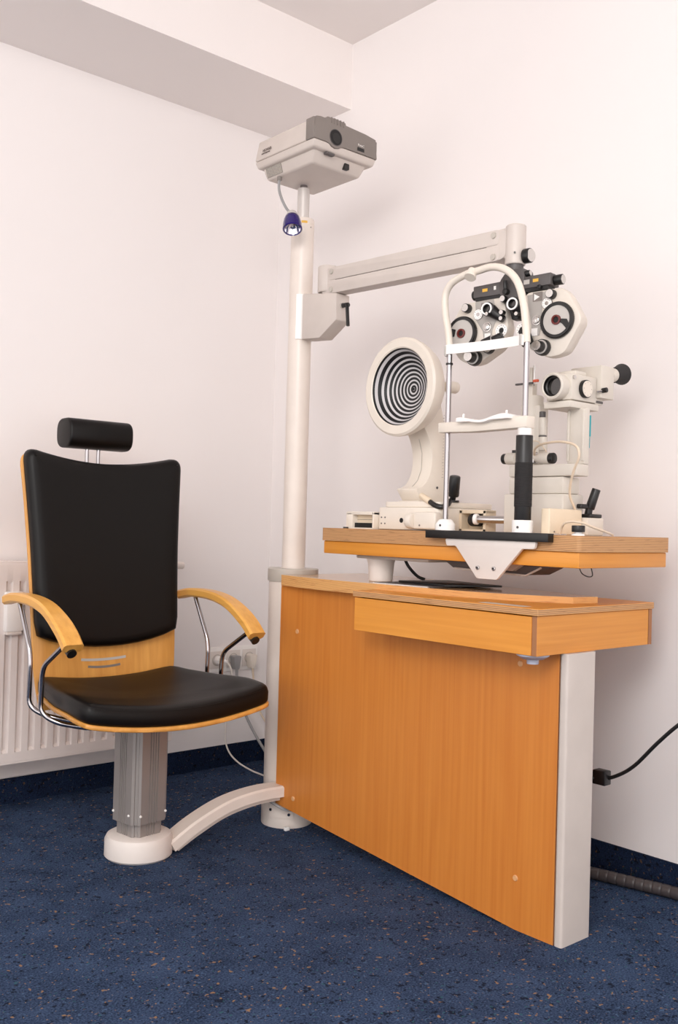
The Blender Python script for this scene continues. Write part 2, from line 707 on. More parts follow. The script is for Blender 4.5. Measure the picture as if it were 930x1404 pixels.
pbox('housing', m_pure, hc, 1.312, 1.372, 3.150, 3.1835, 0.612, 0.745, bev=0.006)
pbox('lower_clip', m_white, hc, 1.316, 1.368, 3.152, 3.1835, 0.602, 0.613, bev=0.002)

# ------------------------------------------------------------------ examination chair
CX = 1.503
ch = thing('examination_chair', 'black leather examination chair with beech armrests and headrest', 'chair', (1.498, 2.573, 0))
bc = (1.498, 2.573)
part('base', m_white, ch, lambda b: lathe(b, [(0.094, 0), (0.1, 0.006), (0.1, 0.052), (0.094, 0.064), (0.084, 0.069), (0, 0.069)], (bc[0], bc[1], 0), (0, 0, 1), 48), 'round white floor base')


def col_poly(w, c, grooves):
    """chamfered square with vertical flutes"""
    h = w / 2
    pts = []
    side = [(-h + c, -h)]
    if grooves:
        for g in (-0.016, -0.007, 0.002, 0.011):
            side += [(g, -h), (g + 0.001, -h + 0.003), (g + 0.004, -h + 0.003), (g + 0.005, -h)]
    side += [(h - c, -h)]
    if grooves:
        m = ((h - c + h) / 2, (-h - h + c) / 2)
        q = 0.0022
        side += [(m[0] - 0.004, m[1] - 0.004), (m[0] - 0.003 - q, m[1] - 0.003 + q), (m[0] + 0.003 - q, m[1] + 0.003 + q), (m[0] + 0.004, m[1] + 0.004)]
    for k in range(4):
        a = k * math.pi / 2
        for x, y in side:
            pts.append((x * math.cos(a) - y * math.sin(a), x * math.sin(a) + y * math.cos(a)))
    return pts


ca = math.radians(7)
cU, cV = (math.cos(ca), math.sin(ca), 0), (-math.sin(ca), math.cos(ca), 0)
part('lift_column_inner', m_alu, ch, lambda b: prism(b, col_poly(0.108, 0.018, True), (bc[0], bc[1], 0.0695), cU, cV, (0, 0, 0.06)), ang=20)
lc = part('lift_column', m_alu, ch, lambda b: prism(b, col_poly(0.128, 0.02, True), (bc[0], bc[1], 0.108), cU, cV, (0, 0, 0.30)), 'fluted aluminium lifting column', ang=20)
for fu, fv in ((-0.045, -0.065), (0.045, -0.065), (-0.065, 0.04), (-0.065, -0.035)):
    p = V(bc[0], bc[1], 0.135) + Vector(cU) * fu + Vector(cV) * fv
    d = Vector(cV) * -0.003 if fv == -0.065 else Vector(cU) * -0.003
    pcyl('bolt', m_pure, lc, p, p + d, 0.004, 0.003, 10)

SEAT_L = [(-0.225, 2.80), (-0.252, 2.71), (-0.281, 2.59), (-0.302, 2.47), (-0.307, 2.405), (-0.302, 2.365), (-0.280, 2.345), (-0.20, 2.338), (-0.10, 2.333)]
SEAT = SEAT_L + [(0, 2.331)] + [(-x, y) for x, y in reversed(SEAT_L)] + [(0.1, 2.803), (0, 2.803), (-0.1, 2.803)]


def seat_out(sub=4):
    return [(p.x, p.y) for p in smooth_path([(x, y, 0) for x, y in SEAT], sub, True)]


def offset_out(out, d):
    res = []
    n = len(out)
    for i in range(n):
        a, c = Vector(out[i - 1]), Vector(out[(i + 1) % n])
        t = (c - a).normalized()
        nrm = Vector((-t.y, t.x))
        res.append((out[i][0] + nrm.x * d, out[i][1] + nrm.y * d))
    return res


def signed_area(o):
    return sum(o[i - 1][0] * o[i][1] - o[i][0] * o[i - 1][1] for i in range(len(o))) / 2


def pillow(bm, out, M, prof, crown=0.0, steps=6, ctr=None):
    """upholstery: out = outline, M(a, b, h) -> world point, prof = (inset, height) rings from back to front"""
    if signed_area(out) < 0:
        out = out[::-1]
    cx = sum(p[0] for p in out) / len(out)
    cy = sum(p[1] for p in out) / len(out)
    if ctr:
        cx, cy = ctr
    rings = []
    for ins, h in prof:
        o = offset_out(out, ins)
        rings.append([bm.verts.new(M(x, y, h)) for x, y in o])
    last = offset_out(out, prof[-1][0])
    ht = prof[-1][1]
    for k in range(1, steps):
        s = 1 - k / steps
        rings.append([bm.verts.new(M(cx + (x - cx) * s, cy + (y - cy) * s, ht + crown * (1 - s * s))) for x, y in last])
    c = bm.verts.new(M(cx, cy, ht + crown))
    n = len(out)
    for r0, r1 in zip(rings, rings[1:]):
        for i in range(n):
            j = (i + 1) % n
            bm.faces.new((r0[i], r0[j], r1[j], r1[i]))
    for i in range(n):
        bm.faces.new((rings[-1][i], rings[-1][(i + 1) % n], c))
    bm.faces.new(rings[0][::-1])


def seat_z(x, y):
    front = max(0.0, (2.46 - y) / 0.13)
    return 0.413 + 0.030 * (x / 0.30) ** 2 + 0.012 * (1 - min(1, front)) + 0.012 * max(0, (y - 2.6) / 0.2)


def seat_map(x, y, h):
    return V(CX + x, y, seat_z(x, y) + h)


part('seat_shell', m_chairwood, ch, lambda b: pillow(b, seat_out(), seat_map, [(0.0, 0.0), (-0.003, 0.002), (-0.003, 0.011), (0.0, 0.013)], 0), 'bent beech plywood seat shell', ang=60)
part('seat_cushion', m_leather, ch, lambda b: pillow(b, seat_out(), seat_map, [(0.004, 0.0135), (0.0, 0.02), (-0.001, 0.045), (0.003, 0.057), (0.010, 0.0635), (0.026, 0.0665)], -0.006, 8), 'black leather seat cushion', ang=70)


def seat_seam(b):
    o = offset_out(seat_out(), 0.0045)
    if signed_area(seat_out()) < 0:
        o = offset_out(seat_out()[::-1], 0.0045)
    pts = [seat_map(x, y, 0.0575) for x, y in o]
    sweep(b, pts + [pts[0]], circ(0.0012, 5), caps=False)


part('piping', m_leather, bpy.data.objects['seat_cushion'], seat_seam)
pbox('seat_carrier', m_alu, ch, CX - 0.11, CX + 0.10, 2.47, 2.69, 0.404, 0.417, bev=0.004)


# backrest
def back_y(z):
    # leaning sheet, bending under the seat at the bottom
    t = (z - 0.60) / 0.60
    y = 2.838 + 0.065 * t
    return y


def back_half(z):
    pts = [(0.40, 0.222), (0.50, 0.240), (0.60, 0.246), (0.75, 0.250), (0.90, 0.256), (1.05, 0.266), (1.15, 0.274), (1.21, 0.278)]
    for (z0, w0), (z1, w1) in zip(pts, pts[1:]):
        if z <= z1:
            return w0 + (w1 - w0) * (z - z0) / (z1 - z0)
    return pts[-1][1]


def back_outline(z_lo_corner, z_lo_mid, inset=0.0):
    out = []
    for i in range(11):   # bottom, left to right
        s = -1 + 2 * i / 10
        z = z_lo_mid + (z_lo_corner - z_lo_mid) * abs(s) ** 2.2
        if z_lo_corner > 0.5 and abs(s) == 1:
            s *= 0.97
        out.append((s * (back_half(z) - inset), z))
    for i in range(1, 14):   # right side up
        z = z_lo_corner + (1.166 - z_lo_corner) * i / 13
        out.append((back_half(z) - inset, z))
    w = back_half(1.17) - inset
    zc = 1.2045 - inset * 0.5

    def corner(sg):
        a, c, e = Vector((w, 1.166)), Vector((w + 0.001, zc + 0.005)), Vector((w * 0.88, zc))
        pts = []
        for k in range(1, 6):
            t = k / 6
            q = a * (1 - t) ** 2 + c * 2 * t * (1 - t) + e * t * t
            pts.append((sg * q.x, q.y))
        return pts
    out += corner(1)
    for i in range(0, 21):   # top, right to left, dipping in the middle
        s = (1 - 2 * i / 20) * 0.88
        out.append((s * w, zc - 0.030 * (1 - abs(s / 0.88) ** 1.9)))
    out += corner(-1)[::-1]
    for i in range(13, 0, -1):
        z = z_lo_corner + (1.166 - z_lo_corner) * i / 13
        out.append((-(back_half(z) - inset), z))
    return out


def back_map(x, z, h):
    # h measured forward (towards -Y); sheet is slightly concave across
    return V(CX + x, back_y(z) - h - 0.018 * (x / 0.27) ** 2, z)


part('back_shell', m_chairwood, ch, lambda b: pillow(b, [(x, z - 0.014 if z > 1.12 else z) for x, z in back_outline(0.415, 0.415)], back_map, [(0.0, 0.0), (-0.002, 0.003), (-0.002, 0.011), (0.0, 0.013)], 0), 'bent beech plywood back shell', ang=60)
part('back_cushion', m_leather, ch, lambda b: pillow(b, back_outline(0.638, 0.594, 0.004), back_map, [(0.0, 0.0135), (-0.001, 0.022), (0.0, 0.038), (0.006, 0.050), (0.018, 0.056), (0.034, 0.058)], 0.001, 8, (0, 0.9)), 'black leather back cushion', ang=70)
bs = bpy.data.objects['back_shell']


def slot(b, x0, x1, z, h):
    pts = [back_map(x0 + (x1 - x0) * i / 8, z - 0.004 * (1 - ((i - 4) / 4) ** 2), 0.0138) for i in range(9)]
    sweep(b, pts, [(-h / 2, -0.001), (h / 2, -0.001), (h / 2, 0.001), (-h / 2, 0.001)], up_hint=(0, 1, 0))


part('slot', m_lightgrey, bs, lambda b: slot(b, -0.085, 0.070, 0.555, 0.008))
part('slot', m_mid, bs, lambda b: slot(b, -0.062, 0.050, 0.532, 0.007))

# headrest
hr = part('headrest', m_leather, ch, lambda b: prism(b, round_poly([(2.885, 1.222), (2.992, 1.222), (2.992, 1.318), (2.885, 1.318)], 0.042, 8), (CX - 0.110, 0, 0), (0, 1, 0), (0, 0, 1), (0.224, 0, 0), bev=0.008, seg=3), 'black leather headrest pad', ang=70)
for s in (-0.028, 0.012):
    pcyl('headrest_rod', m_chrome, ch, (CX + s, 2.935, 0.98), (CX + s, 2.935, 1.229), 0.0065, n=16)

# armrests
ARM = [(2.872, 0.745), (2.80, 0.757), (2.69, 0.757), (2.60, 0.744), (2.53, 0.718), (2.47, 0.683), (2.43, 0.648)]
for sgn in (-1, 1):
    ax = CX + sgn * 0.305

    def arm(b, ax=ax):
        path = smooth_path([(ax, y, z) for y, z in ARM], 5)

        def sec(i, t):
            w = 0.017 + 0.012 * min(1, t * 1.35)
            h = 0.0145
            c = 0.006
            return [(-w + c, -h), (w - c, -h), (w, -h + c), (w, h - c), (w - c, h), (-w + c, h), (-w, h - c), (-w, -h + c)]
        sweep(b, path, sec, up_hint=(0, 0, 1))
    a = part('armrest', m_armwood, ch, arm, 'beech armrest curving down at the front')
    inw = -sgn

    def sup(b, ax=ax, inw=inw):
        tube(b, fillet_path([(ax, 2.78, 0.742), (ax, 2.695, 0.60), (ax, 2.70, 0.452), (ax + inw * 0.03, 2.66, 0.428), (ax + inw * 0.12, 2.60, 0.405), (ax + inw * 0.22, 2.60, 0.405)], 0.035), 0.0072, 12)
        tube(b, fillet_path([(ax, 2.475, 0.655), (ax, 2.615, 0.575), (ax, 2.62, 0.445), (ax + inw * 0.03, 2.58, 0.42), (ax + inw * 0.12, 2.54, 0.40), (ax + inw * 0.22, 2.54, 0.405)], 0.035), 0.0072, 12)
    part('arm_support', m_chrome, a, sup, 'bent chrome armrest support')
    part('under_plate', m_black, a, lambda b, ax=ax: tube(b, [(ax, 2.455, 0.645), (ax, 2.435, 0.631)], 0.014, 12))

# ------------------------------------------------------------------ instrument column (stand)
PX, PY = 2.055, 2.568
st = thing('instrument_column', 'tall cream white equipment column rising beside the desk', 'column', (PX, PY, 0))
part('foot', m_stand, st, lambda b: lathe(b, [(0.084, 0), (0.085, 0.003), (0.085, 0.10), (0.082, 0.105), (0, 0.105)], (PX, PY, 0), (0, 0, 1), 48), 'round white foot')
part('lower_column', m_stand, st, lambda b: cyl(b, (PX, PY, 0.105), (PX, PY, 0.806), 0.080, n=48))
part('column_cap', m_capgrey, st, lambda b: lathe(b, [(0.084, 0), (0.085, 0.002), (0.085, 0.040), (0.083, 0.042), (0, 0.042)], (PX, PY, 0.806), (0, 0, 1), 48), 'grey collar cap')
part('pole', m_stand, st, lambda b: lathe(b, [(0.039, 0), (0.039, 1.152), (0.0385, 1.1525), (0.0385, 1.154), (0.039, 1.1545), (0.039, 1.172), (0.037, 1.175), (0, 1.175)], (PX, PY, 0.848), (0, 0, 1), 40))
part('extension_tube', m_tube, st, lambda b: cyl(b, (PX, PY, 2.023), (PX, PY, 2.128), 0.0205, n=32), 'brushed metal extension tube')
part('tube_neck', m_chrome, st, lambda b: cyl(b, (PX, PY, 2.128), (PX, PY, 2.1395), 0.0125, n=24))


def on_pole(ang, z, r):
    a = math.radians(ang)
    return V(PX + r * math.cos(a), PY + r * math.sin(a), z)


def pole_sticker(b):
    rows = []
    for z in (2.003, 2.011):
        rows.append([b.verts.new(on_pole(a, z, 0.0394)) for a in (224, 230, 236, 242, 248, 254)])
    for i in range(5):
        b.faces.new((rows[0][i], rows[0][i + 1], rows[1][i + 1], rows[1][i]))


part('sticker', m_yellow, st, pole_sticker, 'small yellow sticker')
pcyl('set_screw', m_dark, st, on_pole(275, 1.992, 0.0388), on_pole(275, 1.992, 0.0395), 0.002, n=8)
pcyl('set_screw', m_dark, st, on_pole(214, 0.235, 0.0795), on_pole(214, 0.235, 0.0815), 0.006, n=12)


def link(b):
    path = smooth_path([(1.575, 2.535, 0.026), (1.66, 2.53, 0.074), (1.77, 2.525, 0.115), (1.88, 2.515, 0.133), (1.985, 2.505, 0.134), (2.02, 2.502, 0.133)], 6)
    h, w = 0.017, 0.035
    sweep(b, path, [(-w, -h), (w, -h), (w, h - 0.006), (w - 0.006, h), (-w + 0.006, h), (-w, h - 0.006)], up_hint=(0, 0, 1))


part('floor_link', m_stand, st, link, 'arched white beam joining the chair base')
part('floor_link_rail', m_stand, st, lambda b: sweep(b, smooth_path([(1.60, 2.535, 0.010), (1.67, 2.53, 0.047), (1.77, 2.528, 0.085), (1.88, 2.52, 0.105), (1.975, 2.512, 0.108)], 6), [(-0.02, -0.006), (0.02, -0.006), (0.02, 0.006), (-0.02, 0.006)], up_hint=(0, 0, 1)))


def collar_plate(b):
    rows = []
    for z, r in ((0.035, 0.0855), (0.035, 0.089), (0.106, 0.089), (0.106, 0.0855)):
        rows.append([b.verts.new(on_pole(a, z, r)) for a in range(192, 247, 6)])
    n = len(rows[0])
    for k in range(4):
        r0, r1 = rows[k], rows[(k + 1) % 4]
        for i in range(n - 1):
            b.faces.new((r0[i], r0[i + 1], r1[i + 1], r1[i]))
    b.faces.new([rows[k][0] for k in range(4)])
    b.faces.new([rows[k][-1] for k in range(3, -1, -1)])


cp = part('clamp_plate', m_stand, st, collar_plate)
for a_, z_ in ((236, 0.088), (236, 0.048), (196, 0.060)):
    pcyl('bolt', m_chrome, cp, on_pole(a_, z_, 0.0885), on_pole(a_, z_, 0.0925), 0.0048, n=12)
pbox('foot_clip', m_pure, st, 1.985, 2.003, 2.482, 2.494, 0.0, 0.012, bev=0.002)
part('cable_loop', m_cablegrey, st, lambda b: tube(b, smooth_path([(1.945, 2.535, 0.098), (1.955, 2.49, 0.086), (1.975, 2.472, 0.074), (2.01, 2.465, 0.072), (2.05, 2.472, 0.085)], 6), 0.0042, 8), 'grey cable looping round the foot')

# ------------------------------------------------------------------ desk
dk = thing('refraction_desk', 'beech veneer instrument desk with drawer and grey metal leg', 'desk', (2.08, 1.95, 0))


def panel_mat(f):
    n = f.normal
    return 0 if abs(n.x) > 0.7 else 1


def front_panel(b):
    poly = [(1.418, 0.0), (1.535, 0.0), (2.516, 0.088), (2.516, 0.797), (1.418, 0.797)]
    prism(b, poly, (1.966, 0, 0), (0, 1, 0), (0, 0, 1), (0.018, 0, 0))


pn = part('front_panel', [m_wood_v, m_edge_brown], dk, front_panel, 'large beech veneer side panel', matfn=panel_mat)
for y_, z_ in ((2.427, 0.654), (2.425, 0.122), (1.536, 0.663), (1.535, 0.128)):
    pcyl('screw_cap', m_cap, pn, (1.9665, y_, z_), (1.9635, y_, z_), 0.008, 0.0065, 14)
lg = part('leg', m_arm, dk, lambda b: prism(b, round_poly([(1.9665, 1.4175), (1.9665, 1.394), (2.084, 1.394), (2.084, 1.46), (1.985, 1.46), (1.985, 1.4175)], 0.0075, 4), (0, 0, 0), (1, 0, 0), (0, 1, 0), (0, 0, 0.7025)), 'pale grey metal leg')
pbox('leg_edge_strip', m_capgrey, lg, 1.9660, 1.9668, 1.4118, 1.4126, 0.002, 0.702)
for sx in (1.99, 2.28):
    pbox('cross_rail', m_arm, dk, sx, sx + 0.03, 1.465, 2.45, 0.755, 0.785, bev=0.003)
pbox('rear_support', m_arm, dk, 2.26, 2.30, 2.42, 2.48, 0.0, 0.797, bev=0.006)

DT = [(1.954, 2.502), (1.938, 2.40), (1.932, 2.30), (1.933, 2.20), (1.939, 2.10), (1.945, 2.0), (1.952, 1.90), (1.960, 1.80), (1.974, 1.70), (2.002, 1.61), (2.040, 1.53), (2.084, 1.466),
      (2.163, 1.447), (2.20, 1.58), (2.238, 1.74), (2.272, 1.89), (2.30, 2.10), (2.31, 2.30), (2.31, 2.508), (2.135, 2.508)]
for a_ in (319, 300, 285, 270, 255, 240, 221):
    DT.append((PX + 0.0875 * math.cos(math.radians(a_)), PY + 0.0875 * math.sin(math.radians(a_))))


def top_mat(f):
    return 0 if abs(f.normal.z) > 0.7 else 1


def desktop(b):
    prism(b, DT, (0, 0, 0.8148), (1, 0, 0), (0, 1, 0), (0, 0, 0.0162))
    low = [(1.954, 2.502), (1.938, 2.40), (1.932, 2.30), (1.933, 2.20), (1.939, 2.10), (1.9425, 2.044), (2.295, 2.044), (2.30, 2.10), (2.31, 2.30), (2.31, 2.508), (2.135, 2.508)] + DT[-7:]
    prism(b, low, (0, 0, 0.7972), (1, 0, 0), (0, 1, 0), (0, 0, 0.0175))


part('desktop', [m_desk_top, m_ply_fine], dk, desktop, 'glossy beech desktop with curved plywood edge', matfn=top_mat)
part('side_shelf', [m_wood_y, m_ply], dk, lambda b: box(b, 1.8525, 2.355, 1.40, 2.043, 0.798, 0.8145, bev=0.001, seg=1), 'lower beech side shelf with plywood edge', matfn=top_mat)
dr = part('drawer', m_wood_y, dk, lambda b: box(b, 1.8575, 1.872, 1.4215, 2.040, 0.703, 0.795, bev=0.0008, seg=1), 'beech drawer front')
part('drawer_side', [m_wood_x, m_edge_brown], dk, lambda b: box(b, 1.8578, 2.336, 1.405, 1.420, 0.703, 0.797, bev=0.0006, seg=1), 'beech end board of the drawer box', matfn=lambda f: 0 if abs(f.normal.y) > 0.7 else 1)
pbox('drawer_back', m_edge_brown, dk, 2.3372, 2.352, 1.404, 2.04, 0.703, 0.797)
pbox('drawer_bottom', m_wood_y, dk, 1.873, 2.336, 1.421, 2.038, 0.7032, 0.713)
pbox('drawer_far_side', m_wood_x, dk, 1.873, 2.336, 2.0255, 2.039, 0.717, 0.797)
part('drawer_knob', m_bluegrey, dk, lambda b: lathe(b, [(0.040, 0), (0.039, 0.004), (0.026, 0.012), (0.0145, 0.013), (0.0140, 0.024), (0, 0.024)], (1.899, 1.447, 0.7028), (0, 0, -1), 28), 'pale blue grey knob under the drawer')
pbox('label_sticker', m_greypaper, dk, 1.875, 1.905, 1.46, 1.60, 0.8145, 0.8149, label='grey label on the shelf')

# ------------------------------------------------------------------ chart projector
pj = thing('chart_projector', 'white chart projector with dark grey front on top of the column', 'projector', (PX, 2.50, 2.14))


def frustum(b, lo, hi, z0, z1, bev):
    t = bmesh.new()
    v = []
    for (x0, x1, y0, y1), z in ((lo, z0), (hi, z1)):
        v.append([t.verts.new(p) for p in ((x0, y0, z), (x1, y0, z), (x1, y1, z), (x0, y1, z))])
    t.faces.new(v[0][::-1])
    t.faces.new(v[1])
    for i in range(4):
        j = (i + 1) % 4
        t.faces.new((v[0][i], v[0][j], v[1][j], v[1][i]))
    bevel_sharp(t, bev, 3)
    merge(b, t)


part('belly', m_arm, pj, lambda b: frustum(b, (1.940, 2.140, 2.385, 2.622), (1.924, 2.156, 2.358, 2.634), 2.1395, 2.186, 0.008), 'sloping underside housing')
part('lower_case', m_arm, pj, lambda b: frustum(b, (1.912, 2.168, 2.347, 2.640), (1.905, 2.173, 2.338, 2.648), 2.175, 2.1995, 0.007))
part('upper_case', m_arm, pj, lambda b: frustum(b, (1.9055, 2.1725, 2.3625, 2.6475), (1.915, 2.163, 2.3625, 2.640), 2.2003, 2.268, 0.006), 'white top cover')


def proj_front(b):
    ztop = 2.262
    poly = [(1.9045, 2.199), (1.955, 2.199), (1.968, 2.196), (1.978, 2.190), (1.993, 2.187), (2.008, 2.190), (2.018, 2.196), (2.03, 2.199), (2.1735, 2.199), (2.166, 2.262),
            (2.12, 2.268), (2.035, 2.272), (2.033, 2.279), (1.993, 2.281), (1.957, 2.279), (1.955, 2.272), (1.93, 2.272), (1.911, 2.268)]
    prism(b, poly, (0, 2.336, 0), (1, 0, 0), (0, 0, 1), (0, 0.026, 0), bev=0.0025)
    box(b, 1.9035, 1.912, 2.339, 2.378, 2.198, 2.266, bev=0.003)
    box(b, 2.165, 2.1745, 2.339, 2.378, 2.198, 2.258, bev=0.003)


fr = part('front_bezel', m_mid, pj, proj_front, 'dark grey front bezel')
part('lens_tube', m_dark, fr, lambda b: lathe(b, [(0.0262, 0.001), (0.0262, -0.0012), (0.0242, -0.0012), (0.0242, 0.001)], (1.993, 2.3358, 2.221), (0, 1, 0), 32, False, False))
pcyl('lens', m_hole, fr, (1.993, 2.3355, 2.221), (1.993, 2.3352, 2.221), 0.0240, n=32)
pcyl('lens_glass', m_black, fr, (1.996, 2.3352, 2.220), (1.996, 2.3348, 2.220), 0.016, n=24)
for k in range(5):
    pbox('grip_rib', m_mid, fr, 1.972 + k * 0.0125, 1.9755 + k * 0.0125, 2.334, 2.338, 2.262, 2.2805, bev=0.0008)
pbox('sensor_window', m_black, fr, 2.086, 2.114, 2.334, 2.337, 2.206, 2.2165)
text_part('logo', 'PoteC', m_inkw, fr, (2.087, 2.3352, 2.2215), (1, 0, 0), (0, 0, 1), 0.0105)
text_part('model_text', 'NOVAR', m_ink, pj, (1.9062, 2.605, 2.2225), (0, -1, 0), (0, 0, 1), 0.0135)
text_part('model_subtext', 'CHART PROJECTOR', m_ink, pj, (1.9052, 2.610, 2.2155), (0, -1, 0), (0, 0, 1), 0.0050)
pbox('power_switch', m_black, pj, 2.060, 2.080, 2.366, 2.385, 2.148, 2.167, bev=0.002, label='black rocker switch')
pbox('slot', m_dark, pj, 1.965, 1.999, 2.346, 2.36, 2.1665, 2.1735)
part('vent_panel', m_mid, pj, lambda b: prism(b, [(1.9262, 2.1765), (1.9366, 2.1465), (1.9420, 2.147), (1.9320, 2.176)], (0, 2.533, 0), (1, 0, 0), (0, 0, 1), (0, 0.082, 0)))
for k in range(12):
    y_ = 2.535 + k * 0.0068
    part('vent_rib', m_capgrey, pj, lambda b, y_=y_: prism(b, [(1.9245, 2.176), (1.9345, 2.147), (1.9420, 2.147), (1.9320, 2.176)], (0, y_, 0), (1, 0, 0), (0, 0, 1), (0, 0.0030, 0)))

# ------------------------------------------------------------------ purple gooseneck lamp
lp = thing('gooseneck_lamp', 'small purple gooseneck spotlight hanging under the projector', 'lamp', (1.95, 2.56, 2.125))
part('gooseneck', m_cablegrey, lp, lambda b: tube(b, smooth_path([(1.945, 2.56, 2.141), (1.942, 2.558, 2.10), (1.942, 2.54, 2.06), (1.947, 2.518, 2.024), (1.953, 2.502, 2.010)], 6), 0.0045, 10), 'grey flexible neck')
part('neck_plug', m_mid, lp, lambda b: cyl(b, (1.945, 2.56, 2.128), (1.945, 2.56, 2.1405), 0.008, n=14))
la, lt = V(1.953, 2.499, 2.006), V(-0.22, -0.36, -0.90).normalized()
part('lamp_holder', m_lightgrey, lp, lambda b: lathe(b, [(0.006, -0.008), (0.0165, -0.002), (0.0195, 0.008), (0.0175, 0.016)], la, lt, 24))
sh = part('lamp_shade', m_purple, lp, lambda b: lathe(b, [(0.0175, 0.010), (0.0225, 0.014), (0.0270, 0.026), (0.0303, 0.045), (0.0318, 0.064), (0.0285, 0.067), (0.0265, 0.064), (0.024, 0.056)], la, lt, 36, True, False), 'dark purple lamp shade')
part('reflector', m_reflector, sh, lambda b: lathe(b, [(0.0262, 0.063), (0.022, 0.055), (0.014, 0.045), (0.005, 0.040), (0.0, 0.040)], la, lt, 32, False, False), 'faceted bright reflector')
part('bulb', m_pure, sh, lambda b: lathe(b, [(0.004, 0.041), (0.004, 0.050), (0.0025, 0.054), (0, 0.055)], la, lt, 12))

# ------------------------------------------------------------------ phoropter arm
am = thing('swing_boom', 'long pale grey swing boom clamped to the column', 'boom', (2.05, 2.48, 1.60))


def clamp(b):
    poly = [(2.523, 1.610), (2.523, 1.762), (2.352, 1.738), (2.349, 1.652), (2.432, 1.603)]
    prism(b, poly, (2.026, 0, 0), (0, 1, 0), (0, 0, 1), (0.058, 0, 0), bev=0.004)


ck = part('clamp_block', m_arm, am, clamp, 'grey clamp block')


def half_shell(b):
    rows = []
    for z, r in ((1.613, 0.0392), (1.613, 0.045), (1.763, 0.045), (1.763, 0.0392)):
        rows.append([b.verts.new(on_pole(a, z, r)) for a in range(212, 330, 8)])
    n = len(rows[0])
    for k in range(4):
        r0, r1 = rows[k], rows[(k + 1) % 4]
        for i in range(n - 1):
            b.faces.new((r0[i], r0[i + 1], r1[i + 1], r1[i]))
    b.faces.new([rows[k][0] for k in range(4)])
    b.faces.new([rows[k][-1] for k in range(3, -1, -1)])


part('clamp_shell', m_pure, ck, half_shell)
lv = part('clamp_lever', m_black, am, lambda b: (cyl(b, (2.05, 2.345, 1.700), (2.05, 2.318, 1.698), 0.0075, n=16, bev=0.002), tube(b, smooth_path([(2.046, 2.322, 1.699), (2.044, 2.318, 1.69), (2.042, 2.312, 1.655), (2.041, 2.308, 1.628)], 4), 0.0058, 10)), 'black clamping lever')
pcyl('lever_collar', m_silver, lv, (2.05, 2.352, 1.700), (2.05, 2.344, 1.700), 0.009, n=16)
part('pivot_hub', m_arm, am, lambda b: lathe(b, [(0.031, 0.0), (0.033, 0.003), (0.033, 0.082), (0.031, 0.085), (0, 0.085)], (2.05, 2.423, 1.752), (0, 0, 1), 36), 'round pivot hub')

AY0, AY1 = 2.425, 1.690
az = lambda y: 1.7835 + (1.7600 - 1.7835) * (AY0 - y) / (AY0 - AY1)


def arm_half(b, z_lo, z_hi, x0=2.026, x1=2.074):
    def pr(k):
        y0, y1 = (AY0 - 0.03, AY1)
        return [(y0, az(y0) + z_lo), (y1, az(y1) + z_lo), (y1, az(y1) + z_hi), (y0, az(y0) + z_hi)]
    prism(b, round_poly(pr(0), 0.012, 4), (x0, 0, 0), (0, 1, 0), (0, 0, 1), (x1 - x0, 0, 0), bev=0.002)


part('upper_cover', m_arm, am, lambda b: arm_half(b, 0.0008, 0.042))
part('lower_cover', m_arm, am, lambda b: arm_half(b, -0.042, -0.0006))
part('core_beam', m_dark, am, lambda b: prism(b, [(AY0 - 0.04, az(AY0) - 0.03), (AY1 + 0.01, az(AY1) - 0.03), (AY1 + 0.01, az(AY1) + 0.03), (AY0 - 0.04, az(AY0) + 0.03)], (2.029, 0, 0), (0, 1, 0), (0, 0, 1), (0.042, 0, 0)))
for ye in (AY0 - 0.004, AY1 + 0.004):
    part('end_fork', m_arm, am, lambda b, ye=ye: cyl(b, (2.0275, ye - (0.018 if ye > 2 else -0.0), az(ye)), (2.0725, ye - (0.018 if ye > 2 else -0.0), az(ye)), 0.041, n=36, bev=0.002))
for ye, dz in ((AY0 - 0.047, 0.028), (AY0 - 0.047, -0.030), (AY1 + 0.018, 0.028), (AY1 + 0.018, -0.030)):
    pcyl('pivot_screw', m_capgrey, am, (2.0262, ye, az(ye) + dz), (2.0222, ye, az(ye) + dz), 0.0092, 0.0080, 18)
VX, VY = 2.05, 1.652
part('end_column', m_arm, am, lambda b: lathe(b, [(0.026, 0.0), (0.0275, 0.002), (0.0275, 0.103), (0.025, 0.106), (0, 0.106)], (VX, VY, 1.702), (0, 0, 1), 36), 'upright tube at the end of the arm')
part('end_bracket', m_arm, am, lambda b: box(b, 2.029, 2.071, 1.655, 1.70, 1.722, 1.803, bev=0.004))
k_ = part('height_knob', m_black, am, lambda b: cyl(b, (VX + 0.004, VY - 0.0275, 1.722), (VX + 0.006, VY - 0.047, 1.722), 0.0195, n=28, bev=0.002), 'black knob on the end column')
pcyl('knob_face', m_silver, k_, (VX + 0.006, VY - 0.047, 1.722), (VX + 0.006, VY - 0.0485, 1.722), 0.017, n=28)
pcyl('set_screw', m_dark, am, (2.026, 1.635, 1.729), (2.0245, 1.634, 1.729), 0.003, n=8)

# ------------------------------------------------------------------ phoropter
PH = V(2.05, 1.655, 1.5)
pa = math.radians(8)
PN = V(-math.cos(pa), -math.sin(pa), 0)
PU = V(math.sin(pa), -math.cos(pa), 0)
PV = V(0, 0, 1)


def P(u, v, n=0.03):
    return PH + PU * u + PV * v + PN * n


ph = thing('phoropter', 'cream phoropter with black lens wheels hanging from the swing boom', 'phoropter', (2.05, 1.655, 1.45))


def plate(b, poly, n0, n1, bev):
    prism(b, poly, PH + PN * n0, PU, PV, PN * (n1 - n0), bev=bev)


